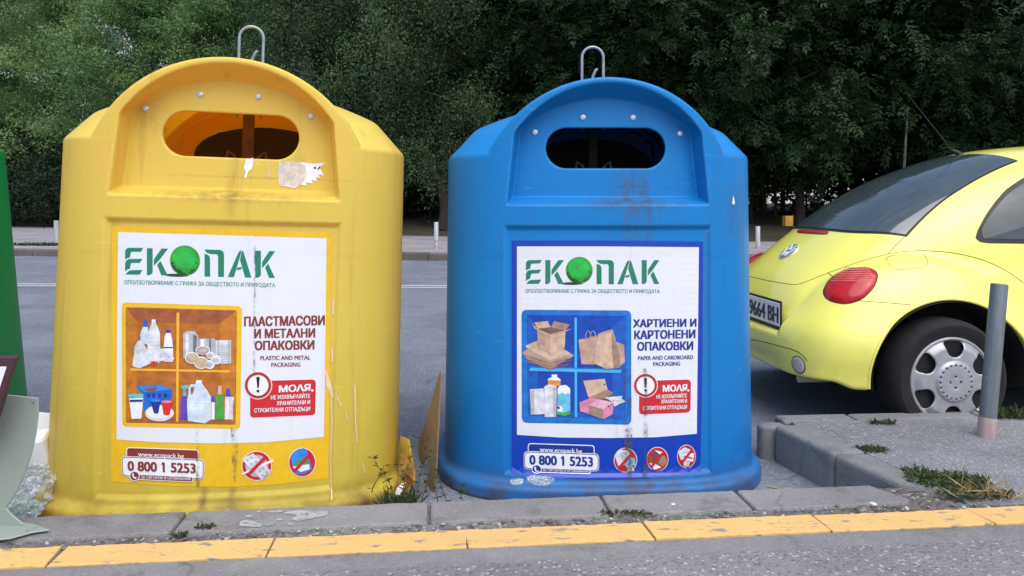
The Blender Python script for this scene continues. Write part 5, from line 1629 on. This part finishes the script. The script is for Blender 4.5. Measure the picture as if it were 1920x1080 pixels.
# second row, seen only through gaps
for a in [('locust_b', 'locust_tree', -260, 37, 1.0, 1.0), ('locust_a', 'locust_tree', -480, 38, 2.0, 1.05), ('walnut_a', 'walnut_tree', 2170, 23, .4, 1.0), ('walnut_b', 'walnut_tree', 2370, 23.5, 2.4, 1.0)]:
    tree(*a, 'tree standing beyond the edge of the photo')
for i, (k, u, D, rot, sc) in enumerate([('locust_b', 30, 43, 2, 1.25), ('locust_a', 470, 42, 4.1, 1.3), ('walnut_b', 640, 36, 5.5, 1.25), ('walnut_a', 780, 35, 3.1, 1.3),
                                      ('walnut_b', 920, 34, 1.6, 1.25), ('walnut_a', 1080, 31, 5.9, 1.25), ('walnut_b', 1240, 30, 4.3, 1.25), ('walnut_a', 1420, 31, 2.0, 1.3), ('walnut_b', 1580, 30, .7, 1.25),
                                      ('walnut_a', 1740, 31, 3.9, 1.3), ('walnut_b', 1900, 30, 2.5, 1.25), ('walnut_a', 2080, 30, 1.2, 1.25), ('locust_b', -180, 42, 5.1, 1.2)]):
    tree(k, 'background_tree', u, D, rot, sc, 'tree of the back row, showing only through gaps in the front row', 'tree', 'back row of trees')
# undergrowth
for i, (u, D, rot, sc, lb) in enumerate([(-40, 34.2, 0, 1.3, 'dark bush at the left edge above the far pavement'), (45, 33.6, 2, 1.25, 'dark bush between the green bin and the yellow bin'), (120, 32.8, 4, 1.1, 'dark bush beside the left flank of the yellow bin'), (220, 33.5, 1, 1.2, 'dark bush hidden behind the yellow bin')]):
    tree('shrub_a', 'bush', u, D, rot, sc, lb, 'bush', 'bushes on the bank')
for i in range(15):
    u = 600 + i * 100; D = 29.5 + (i % 3) * 1.0
    tree('shrub_a', 'background_bush', u, D, i * 1.3, 1.9, 'dark bush deep in the shade under the trees', 'bush', 'bushes in the shade')

# slender bare trunks in the shade on the right, one of them pale
def pole_trunk(u, D, w, h, mat, label, name='slender_tree', lean=0.0):
    x = (u - 960) * D / F
    bm = bmesh.new()
    rr_ = random.Random(int(u))
    pts = [(lean * k / 7 + rr_.uniform(-.03, .03), 0, h * k / 7 - .2) for k in range(8)]
    add_tube(bm, pts, [w * (1 - .07 * k) for k in range(8)], 8)
    for _ in range(0 if mat is M_bark2 else 5):
        k = rr_.randint(3, 6); p = Vector(pts[k]); q = p + Vector((rr_.uniform(-.7, .7), rr_.uniform(-.5, .5), rr_.uniform(.3, .8)))
        add_tube(bm, [tuple(p), tuple((p + q) / 2 + Vector((0, 0, .06))), tuple(q)], [w * .35, w * .25, w * .1], 5)
    o = bm_obj(name, bm, mat, None, True)
    o.location = (x, D, bank_z(x, D))
    tag(o, label, 'tree', 'slender trunks under the trees')
pole_trunk(1690, 21.5, .05, 3.7, M_bark2, 'slender pale birch trunk standing above the car roof', 'slender_birch', .15)
for u, D, w, h, le in ((1408, 24.5, .07, 4.5, .2), (1432, 27, .09, 5, -.2), (1452, 25.5, .06, 4.5, .1), (1466, 28, .10, 5, .3)):
    pole_trunk(u, D, w, h, M_bark, 'thin dark trunk in the shade left of the car', lean=le)
# leaning dark trunk seen between the bins
bm = bmesh.new()
add_tube(bm, [px(832, 430, 25), px(836, 400, 25), px(834, 375, 25), px(826, 345, 25), px(812, 322, 25), px(795, 305, 25), px(780, 288, 25)], [.24, .2, .185, .17, .15, .12, .08], 10)
add_tube(bm, [px(834, 378, 25), px(846, 345, 25.2), px(852, 310, 25.3)], [.14, .12, .08], 8)
tag(bm_obj('leaning_tree', bm, M_bark, None, True), 'dark leaning forked trunk seen in the gap between the two bins', 'tree')
# ------------------------------------------------------------------ bollards
M_post = None
def post_mat(name, c, pink):
    m, nt, b = new_mat(name)
    tc = N(nt, 'ShaderNodeTexCoord'); v = tc.outputs['Object']
    f = noise(nt, 14, 6, 0.65, v, stretch=(2.5, 2.5, 0.25))
    col_ = ramp(nt, f, [(0.3, tuple(x * .75 for x in c)), (0.7, tuple(x * 1.2 for x in c))])
    col_ = mix(nt, ramp(nt, noise(nt, 45, 4, .7, v), [(.62, 0), (.70, .6)]), col_, (0.30, 0.31, 0.33))
    L(nt, col_, b.inputs['Base Color']); b.inputs['Roughness'].default_value = 0.6; b.inputs['Metallic'].default_value = 0.15
    return m
M_post = post_mat('grey_post_paint', (0.125, 0.145, 0.165), 0)
M_pink = post_mat('faded_pink_paint', (0.38, 0.28, 0.27), 1)
M_postw = post_mat('pale_post_paint', (0.42, 0.43, 0.46), 0)
def bollard(base, h, r, lean, label, mat, bands=None):
    o = empty('bollard', base); o.rotation_euler = lean
    tag(o, label, 'bollard', 'metal bollards along the pavements')
    bm = bmesh.new()
    add_lathe(bm, [(r, .0), (r, h - .006), (r * .9, h)], 28)
    bm_obj('post', bm, mat, o, True)
    bm = bmesh.new()
    for z0, z1 in (bands or [(-.03, .085)]):
        add_lathe(bm, [(r + .0012, z0), (r + .0016, z1 - .003), (r + .0005, z1)], 28)
    bm_obj('painted_base', bm, M_pink if bands is None else M_pink, o, True)
    return o
b0 = gp(1849, 818)
bollard(b0, .668, .0345, (0, R(5.0), 0), 'grey metal bollard with a faded pink base in front of the car wheel', M_post)
p = gp(107, 460, -.012); bollard(p, .60, .055, (0, R(-2), 0), 'far grey bollard between the green bin and the yellow bin', M_postw, [(0, .04)])
p = gp(818, 467, -.012); bollard(p, .60, .05, (0, 0, 0), 'far pale bollard with reddish bands between the yellow and blue bins', M_postw, [(.03, .08), (.15, .20)])
p = gp(1421, 466, -.012); bollard(p, .50, .05, (0, 0, 0), 'far bollard between the blue bin and the yellow car', M_postw, [(0, .04)])

# far yellow litter bin
p = px(1477, 414, 20.5)
o = empty('litter_bin', p); tag(o, 'small rusty yellow litter bin on a post in the shade left of the car', 'litter bin')
bm = bmesh.new()
add_prism(bm, [(-.10, -.12, -.14), (.10, -.12, -.14), (.105, .12, -.14), (-.105, .12, -.14)], (0, 0, .27))
bm_obj('bucket', bm, plain('litter_bin_yellow', (.42, .20, .02), .7, 0, .3, 8), o, False, .01)
bm = bmesh.new(); add_box(bm, (.112, -.02, -.7), (.15, .02, .16)); bm_obj('post', bm, M_bark, o)

# ------------------------------------------------------------------ information stand cut by the left edge
M_sheet = None
def sheet_mat():
    m, nt, b = new_mat('pale_green_steel')
    tc = N(nt, 'ShaderNodeTexCoord'); v = tc.outputs['Object']
    c = mix(nt, noise(nt, 3, 5, .6, v), (.22, .27, .24), (.30, .35, .31))
    c = mix(nt, ramp(nt, noise(nt, 26, 6, .75, v, stretch=(1, 1, .5)), [(.58, 0), (.66, .6)]), c, (.14, .16, .14))
    L(nt, c, b.inputs['Base Color']); b.inputs['Roughness'].default_value = .55
    return m
M_sheet = sheet_mat()
ST = gp(30, 1000, 0.0)
st = empty('display_stand', ST); tag(st, 'pale green steel stand with curved leg and maroon framed board at the left edge', 'display stand')
def lp(u, v, D): return px(u, v, D) - ST
D0 = 2.40
out = [(-60, 738), (20, 741), (71, 746), (71, 775), (66, 815), (58, 852), (46, 888), (32, 920), (18, 943), (10, 952), (20, 964), (44, 984), (30, 990), (-70, 990)]
bm = bmesh.new()
add_prism(bm, [lp(u, v, D0) for u, v in out], (0.002, .006, 0))
bm_obj('curved_leg', bm, M_sheet, st, False, .002, 1)
bm = bmesh.new()
f0 = [(-80, 992), (40, 982), (62, 985), (94, 996), (60, 1001), (20, 1012), (-80, 1022)]
add_prism(bm, [gp(u, v, 0.012) - ST for u, v in f0], (0, 0, .006))
bm_obj('foot_plate', bm, M_sheet, st, False, .002, 1)
bm = bmesh.new()
for u, v in ((8, 752), (62, 752)):
    c = lp(u, v, D0 - .002)
    add_lathe(bm, [(.004, 0), (.004, -.003), (.001, -.004)], 10, c, 'y')
bm_obj('bolt', bm, M_galv, st, True)
# the framed board, tilted back
M_frame = plain('maroon_frame', (.055, .022, .032), .5, 0, .2)
fr = [(-90, 670), (31, 670), (0, 760), (-28, 842), (-170, 842)]
bm = bmesh.new()
D1 = 2.30
add_prism(bm, [lp(-130, 671, D1), lp(31, 669, D1), lp(1, 763, D1), lp(-22, 835, D1), lp(-150, 835, D1)], (0, .02, .001))
bd_ = bm_obj('board_frame', bm, M_frame, st, False, .003, 1)
bm = bmesh.new()
add_prism(bm, [lp(-130, 689, D1 - .002), lp(12, 687.5, D1 - .002), lp(-12, 762, D1 - .002), lp(-32, 822, D1 - .002), lp(-150, 822, D1 - .002)], (0, .004, 0))
bm_obj('board_panel', bm, I_w2, bd_)

# ------------------------------------------------------------------ rubbish beside the yellow bin
def film_mat(name, c, alpha, rough=.15):
    m, nt, b = new_mat(name)
    tc = N(nt, 'ShaderNodeTexCoord')
    f = noise(nt, 16, 4, .6, tc.outputs['Object'], distort=1.5)
    b.inputs['Base Color'].default_value = (c[0], c[1], c[2], 1)
    b.inputs['Roughness'].default_value = rough
    L(nt, ramp(nt, f, [(.40, alpha * .5), (.485, alpha), (.5, 1.0), (.515, alpha), (.62, alpha * .6), (.66, .9), (.70, alpha)]), b.inputs['Alpha'])
    bump(nt, b, f, .8, .05)
    return m
M_film = film_mat('clear_plastic_film', (.66, .72, .74), .38, .08)
M_film2 = film_mat('greenish_film', (.48, .62, .58), .5, .1)
M_foam = plain('white_foam', (.72, .73, .74), .7, 0, .06)

def crumple(name, c, r, seed, mat, amp=.35, sub=4, parent=None):
    bm = bmesh.new(); bmesh.ops.create_icosphere(bm, subdivisions=sub, radius=1)
    g = random.Random(seed)
    dirs = [(Vector((g.gauss(0, 1), g.gauss(0, 1), g.gauss(0, 1))).normalized(), g.uniform(.5, 1)) for _ in range(26)]
    for v in bm.verts:
        n = v.co.normalized()
        k = 1.0
        for d, w in dirs:
            t = n.dot(d) - .62
            if t > 0: k -= amp * w * t
            t = abs(n.dot(d))
            if t < .06: k += amp * .12 * (1 - t / .06)
        k += g.uniform(-.025, .025)
        v.co = Vector((n.x * r[0], n.y * r[1], n.z * r[2])) * k
    me = bpy.data.meshes.new(name); bm.to_mesh(me); bm.free()
    o = link_mesh(name, me, mat, parent, False); o.location = c
    return o
c0 = gp(66, 960, -.15)
o = crumple('plastic_bag', Vector((-1.80, 2.83, -.03)), (.17, .15, .17), 4, M_film, .55, 4); tag(o, 'crumpled clear plastic bag lying between the stand and the yellow bin', 'plastic bag')
o = crumple('plastic_bag', Vector((-1.76, 2.72, -.09)), (.15, .08, .09), 8, M_film2, .5, 4); tag(o, 'flattened greenish plastic bag in front of the clear one', 'plastic bag')
bm = bmesh.new()
add_prism(bm, [(-.11, 0, -.02), (.11, .01, -.02), (.11, .01, .20), (-.07, 0, .22)], (.0, .02, 0))
o = bm_obj('foam_sheet', bm, M_foam, None, False, .004); o.location = (-1.86, 3.02, -.02); o.rotation_euler = (R(-12), R(3), R(12)); tag(o, 'white foam board leaning behind the clear plastic bag', 'foam board')
bm = bmesh.new(); add_box(bm, (-.085, -.05, -.06), (.085, .05, .06))
o = bm_obj('foam_tray', bm, M_foam, None, False, .015, 2); o.location = (-1.83, 2.92, .085); o.rotation_euler = (R(12), R(-8), R(10)); tag(o, 'white foam food tray lying on top of the clear bag', 'foam tray')

# ------------------------------------------------------------------ cardboard leaning on the blue bin
def card_mat():
    m, nt, b = new_mat('cardboard')
    tc = N(nt, 'ShaderNodeTexCoord'); v = tc.outputs['Object']
    c = mix(nt, noise(nt, 5, 5, .6, v), (.20, .135, .075), (.33, .235, .135))
    c = mix(nt, ramp(nt, noise(nt, 3, 5, .7, v), [(.55, 0), (.7, .6)]), c, (.13, .09, .055))
    L(nt, c, b.inputs['Base Color']); b.inputs['Roughness'].default_value = .9
    return m
M_card = card_mat()
def cpt(u, v):
    t = np.clip((u - 783) / (845 - 783), 0, 1)
    return px(u, v, 3.32 - .42 * t)
card = [(826, 693), (817, 722), (806, 762), (797, 795), (786, 822), (784, 845), (786, 862), (790, 872), (797, 862), (801, 858), (804, 862), (805, 880), (801, 905), (798, 935), (799, 944), (806, 938), (814, 915), (817, 880), (820, 820), (823, 760), (826.5, 700)]
bm = bmesh.new()
add_prism(bm, [cpt(u, v) for u, v in card], (.006, .003, 0))
tag(bm_obj('cardboard_sheet', bm, M_card, None, False), 'torn brown cardboard sheet leaning against the left side of the blue bin', 'cardboard')
# broken yellow plastic flap lying against the yellow bin
bm = bmesh.new()
A0 = [px(755, 818, 3.25), px(768, 824, 3.2), px(776, 868, 3.12), px(778, 905, 3.08), px(766, 925, 3.05), px(752, 925, 3.12), px(752, 870, 3.2)]
add_prism(bm, A0, (-.012, .01, 0))
B0 = [px(756, 852, 3.17), px(779, 880, 3.05), px(779, 905, 3.0), px(757, 884, 3.12)]
add_prism(bm, B0, (-.01, .012, .004))
tag(bm_obj('plastic_flap', bm, M_yel, None, False, .004), 'broken piece of yellow plastic stuck beside the right foot of the yellow bin', 'plastic piece')
# small white wrapper in the weeds
bm = bmesh.new()
V = [gp(740, 925, -.08), gp(748, 927, -.10), gp(756, 912, -.06), gp(759, 908, -.04), gp(752, 906, -.04), gp(744, 914, -.06)]
V = [px(740, 926, 2.95), px(748, 929, 2.93), px(757, 915, 2.95), px(760, 906, 2.97), px(752, 908, 2.98), px(745, 914, 2.97)]
add_prism(bm, V, (.002, .006, .001))
tag(bm_obj('wrapper', bm, I_w2), 'crumpled white wrapper caught in the weeds between the bins', 'wrapper')
o = crumple('plastic_scrap', Vector((.105, 2.80, .015)), (.055, .03, .022), 15, M_film); tag(o, 'scrap of clear film at the foot of the blue bin, on the kerb', 'plastic scrap')
o = crumple('plastic_scrap', Vector((.02, 2.80, .01)), (.03, .02, .012), 16, M_film); tag(o, 'smaller clear film scrap left of the larger one at the blue bin', 'plastic scrap')

# spilt pale paint on the kerb
def spill_mat(name, c):
    m, nt, b = new_mat(name)
    tc = N(nt, 'ShaderNodeTexCoord')
    f = noise(nt, 45, 6, .75, tc.outputs['Object'])
    L(nt, ramp(nt, f, [(.36, 0.0), (.46, .85)]), b.inputs['Alpha'])
    L(nt, ramp(nt, f, [(.4, tuple(x * .75 for x in c)), (.7, c)]), b.inputs['Base Color'])
    b.inputs['Roughness'].default_value = .7
    return m
M_spill = spill_mat('dried_white_paint', (.46, .47, .48))
M_spill2 = spill_mat('dried_green_paint', (.28, .36, .31))
def blob(pts, mat, z):
    bm = bmesh.new()
    sm = spline_closed(pts, len(pts) * 5)
    bm.faces.new([bm.verts.new(gp(u, v, z)) for u, v in sm])
    me_ = bm_obj('paint_spill', bm, mat)
    if me_.data.polygons[0].normal.z < 0: me_.data.flip_normals()
    return me_
ps = empty('paint_spill', gp(540, 970, .0085)); tag(ps, 'dried pale paint spilt over the grey kerb below the yellow bin', 'paint spill')
for pts, mt in (([(532, 962), (560, 956), (590, 959), (612, 959), (614, 965), (596, 970), (570, 975), (556, 977), (548, 972), (556, 966)], M_spill),
                ([(452, 977), (465, 975), (480, 979), (490, 984), (484, 988), (466, 987), (450, 986)], M_spill),
                ([(494, 983), (506, 978), (516, 978), (512, 984), (500, 986)], M_spill2),
                ([(460, 967), (470, 966), (472, 969), (462, 970)], M_spill), ([(500, 960), (520, 956), (532, 958), (520, 961)], M_spill),
                ([(518, 973), (526, 972), (530, 975), (522, 976)], M_spill), ([(482, 958), (488, 957), (488, 961), (483, 961)], M_spill), ([(540, 981), (548, 981), (550, 984), (543, 985)], M_spill)):
    o = blob(pts, mt, .0085); o.parent = ps; o.location = -ps.location

# ------------------------------------------------------------------ weeds, grass, stones, litter
M_weed = leaf_mat('weed_leaf', (.028, .050, .016), (.055, .090, .030), (.16, .17, .07))
M_dry = leaf_mat('dry_grass', (.30, .20, .09), (.45, .33, .17), (.60, .48, .28))
def tuft(name, c, r, n, h, seed, mat, label, cat='grass tuft', blade=.006, flat=.5, group='weeds in the pavement joints'):
    g = np.random.default_rng(seed)
    a = g.uniform(0, 2 * math.pi, n); d = np.sqrt(g.random(n))
    P = np.stack([d * np.cos(a) * r[0], d * np.sin(a) * r[1], np.zeros(n)], 1)
    U = g.normal(0, flat, (n, 3)); U[:, 2] = np.abs(g.normal(.5, .25, n))
    me = leaves_mesh(name, P + g.uniform(0, h * .35, (n, 1)) * [0, 0, 1], U, g.normal(0, 1, (n, 3)), g.uniform(.35, 1, n) * h, g.uniform(.6, 1.5, n) * blade, np.clip(g.normal(.45, .25, n), 0, 1))
    o = link_mesh(name, me, mat, None, False); o.location = c
    return tag(o, label, cat, group)
tuft('grass_tuft', gp(1775, 905), (.15, .085), 1150, .035, 1, M_weed, 'largest weed patch on the sidewalk below the bollard', blade=.006, flat=1.1)
tuft('grass_tuft', gp(1835, 932), (.13, .045), 300, .04, 2, M_weed, 'weeds with dry stalks beside the yellow line at right', blade=.006, flat=1.0)
tuft('dry_grass', gp(1850, 938), (.12, .03), 70, .11, 3, M_dry, 'dry straw stalks at the edge of the right weed patch', 'dry grass', .0035, .9)
tuft('grass_tuft', gp(1718, 886), (.05, .03), 130, .035, 4, M_weed, 'thin weeds beside the corner of the bay kerb', blade=.005, flat=1.1)
tuft('grass_tuft', gp(1632, 845), (.07, .035), 380, .026, 5, M_weed, 'small weed patch at the joint of the bay kerb', blade=.005, flat=1.1)
tuft('grass_tuft', gp(1655, 795), (.06, .02), 130, .03, 6, M_weed, 'weeds on the far kerb near the car wheel', blade=.007, flat=1)
tuft('grass_tuft', gp(1905, 783), (.16, .04), 700, .055, 7, M_weed, 'green grass beneath the car beside the bollard', blade=.007, flat=.5)
tuft('grass_tuft', gp(1175, 966), (.09, .012), 190, .022, 8, M_weed, 'low weeds in the gravel seam below the blue bin', blade=.006, flat=1)
tuft('grass_tuft', gp(385, 993), (.03, .012), 80, .025, 9, M_weed, 'little weed in the gravel seam below the yellow bin', blade=.006, flat=1)
tuft('grass_tuft', gp(340, 1006), (.02, .01), 60, .022, 10, M_weed, 'smallest weed in the gravel seam below the phone number', blade=.006, flat=1)
for i, x in enumerate((80, 160, 250)):
    tuft('grass_tuft', gp(x * .25 + 45, 460.5, -.01), (.7, .1), 300, .09, 60 + i, M_weed, 'low grass along the far kerb left of the yellow bin', blade=.03, flat=.8)
def weed(base, h, seed, label, n=9):
    g = random.Random(seed)
    o = empty('weed', base); tag(o, label, 'weed', 'tall weeds between the bins')
    bm = bmesh.new(); P, U, W, Ln, Wd, T = [], [], [], [], [], []
    pts = [Vector((0, 0, 0))]
    d = Vector((g.uniform(-.3, .3), g.uniform(-.2, .1), 1)).normalized()
    for k in range(7):
        d = (d + Vector((g.uniform(-.25, .25), g.uniform(-.2, .2), 0))).normalized(); pts.append(pts[-1] + d * h / 7)
    add_tube(bm, pts, [.0022 * (1 - .1 * k) for k in range(8)], 5)
    bm_obj('stem', bm, plain('weed_stem', (.06, .075, .03), .8), o, True)
    for p in pts[1:]:
        for _ in range(n // 3):
            P.append(p); a = g.uniform(0, 6.3); U.append((math.cos(a), math.sin(a), g.uniform(-.2, .6))); W.append((g.gauss(0, 1), g.gauss(0, 1), .2)); Ln.append(g.uniform(.012, .028)); Wd.append(g.uniform(.006, .011)); T.append(g.random() * .6)
    me = leaves_mesh('foliage', np.array(P), np.array(U), np.array(W), np.array(Ln), np.array(Wd), np.array(T))
    link_mesh('foliage', me, M_weed, o, False)
for i, (u, h, D, lb) in enumerate([(697, .13, 2.72, 'single tall weed in front of the right foot of the yellow bin'), (745, .11, 2.9, 'weed growing in front of the white wrapper'), (757, .16, 2.95, 'weed between the yellow flap and the wrapper'), (768, .12, 2.86, 'leafy weed beneath the yellow flap'), (782, .10, 2.9, 'weed left of the foot of the cardboard'), (826, .11, 2.9, 'weed right of the foot of the cardboard'), (846, .08, 2.88, 'short weed at the left foot of the blue bin'), (738, .07, 2.8, 'short weed left of the wrapper'), (790, .13, 3.05, 'weed standing behind the cardboard foot'), (880, .05, 2.86, 'tiny weed below the blue bin')]):
    weed(Vector(((u - 960) * D / F, D, -.15 if D > 2.75 else .0)), h + (.12 if D > 2.75 else 0), 70 + i, lb, 12 if i else 5)
tuft('weed_clump', Vector((-.42, 2.92, -.15)), (.07, .05), 200, .09, 90, M_weed, 'tangled weeds filling the gap between the two bins', 'weeds', .008, .35, 'tall weeds between the bins')

# pebbles: one mesh per size, copied along the seam
pm = []
for k in range(4):
    bm = bmesh.new(); bmesh.ops.create_icosphere(bm, subdivisions=2, radius=1)
    g = random.Random(k)
    sx, sy, sz = g.uniform(.8, 1.3), g.uniform(.6, 1), g.uniform(.35, .6)
    for v in bm.verts: v.co = Vector((v.co.x * sx, v.co.y * sy, v.co.z * sz)) * g.uniform(.86, 1.1)
    me = bpy.data.meshes.new('pebble'); bm.to_mesh(me); bm.free()
    pm.append(me)
pmats = [plain('pebble_white', (.55, .53, .50), .8), plain('pebble_grey', (.22, .21, .20), .9), plain('pebble_brown', (.13, .10, .08), .9), plain('pebble_pale', (.36, .34, .32), .9)]
for me, mt in zip(pm, pmats):
    me.materials.append(mt); me.polygons.foreach_set('use_smooth', np.ones(len(me.polygons), bool))
gpb = random.Random(99)
spots = [(1262, 946, .010, 0), (1278, 947, .006, 0), (1637, 944.5, .012, 0), (1570, 948, .008, 2), (1240, 952, .004, 3)]
for _ in range(175):
    t = gpb.uniform(-.1, 3.05); n = gpb.uniform(.128, .176)
    spots.append((kp(t, n, .002), gpb.choice((.0025, .003, .004, .005, .007)), gpb.randrange(1, 4)))
for _ in range(60):
    t = gpb.uniform(-.1, 3.2); n = gpb.choice((gpb.uniform(-.5, -.1), gpb.uniform(.36, .6)))
    spots.append((kp(t, n, .002 if n < 0 else -.148), gpb.choice((.002, .003, .004)), gpb.randrange(0, 4)))
for s in spots:
    if len(s) == 4: p, r, k = gp(s[0], s[1], .004), s[2], s[3]
    else: p, r, k = s
    o = bpy.data.objects.new('pebble', pm[k]); col.objects.link(o)
    o.location = p; o.scale = (r, r, r); o.rotation_euler = (0, 0, gpb.uniform(0, 6.28))
    big = len(s) == 4
    tag(o, ('white stone lying in the gravel seam below the right side of the blue bin' if k == 0 and big else 'small loose pebble lying near the yellow kerb line'), 'pebble', 'pebbles scattered along the kerb')
# green straw lying in the bay
bm = bmesh.new(); a, b_ = gp(1437, 911, -.146), gp(1468, 918, -.146)
add_tube(bm, [a, (a + b_) / 2, b_], .003, 6); tag(bm_obj('straw', bm, plain('straw_green', (.25, .38, .05), .6)), 'yellow green straw lying on the bay floor beside the blue bin', 'straw')

# ------------------------------------------------------------------ pale building beyond the trees
def render_mat():
    m, nt, b = new_mat('pale_render')
    tc = N(nt, 'ShaderNodeTexCoord')
    c = mix(nt, noise(nt, .6, 5, .6, tc.outputs['Object']), (.55, .54, .53), (.68, .67, .66))
    L(nt, c, b.inputs['Base Color']); b.inputs['Roughness'].default_value = .9
    return m
M_render = render_mat()
bl_ = empty('apartment_building', (0, 62, 0)); tag(bl_, 'pale apartment block glimpsed through gaps between the trees', 'building')
bm = bmesh.new(); add_box(bm, (-34, 0, -1), (30, 12, 19)); bm_obj('wall', bm, M_render, bl_)
for i in range(20):
    for j in range(6):
        x = -32 + i * 3.1; zz_ = 1.5 + j * 3.0
        if i == 0 and j == 0:
            bm = bmesh.new(); add_box(bm, (-.75, -.03, 0), (.75, .05, 1.5)); wme = bm_obj('window', bm, M_glass, bl_); w0 = wme
            bm = bmesh.new(); add_box(bm, (-.82, -.06, -.08), (.82, -.035, 0)); s0 = bm_obj('sill', bm, M_conc, wme)
            wme.location = (x, 0, zz_)
            continue
        if i * 6 + j >= 96: continue
        w = w0.copy(); col.objects.link(w); w.location = (x, 0, zz_)
        s = s0.copy(); col.objects.link(s); s.parent = w
# low white wall with a handrail seen between the bins
o = empty('garden_wall', (-3.6, 33.2, .9)); tag(o, 'low white wall with a thin handrail seen in the gap between the bins', 'wall')
bm = bmesh.new(); add_box(bm, (-2.2, 0, -.4), (2.0, .3, 1.9)); bm_obj('wall_panel', bm, M_render, o)
bm = bmesh.new()
add_tube(bm, [(-1.0, -.2, -.2), (-1.0, -.2, 1.0), (.55, -.2, 1.0), (.55, -.2, -.2)], .03, 6)
add_tube(bm, [(-1.0, -.2, 1.0), (.9, -.2, -.3)], .02, 6)
bm_obj('handrail', bm, M_blk, o, True)
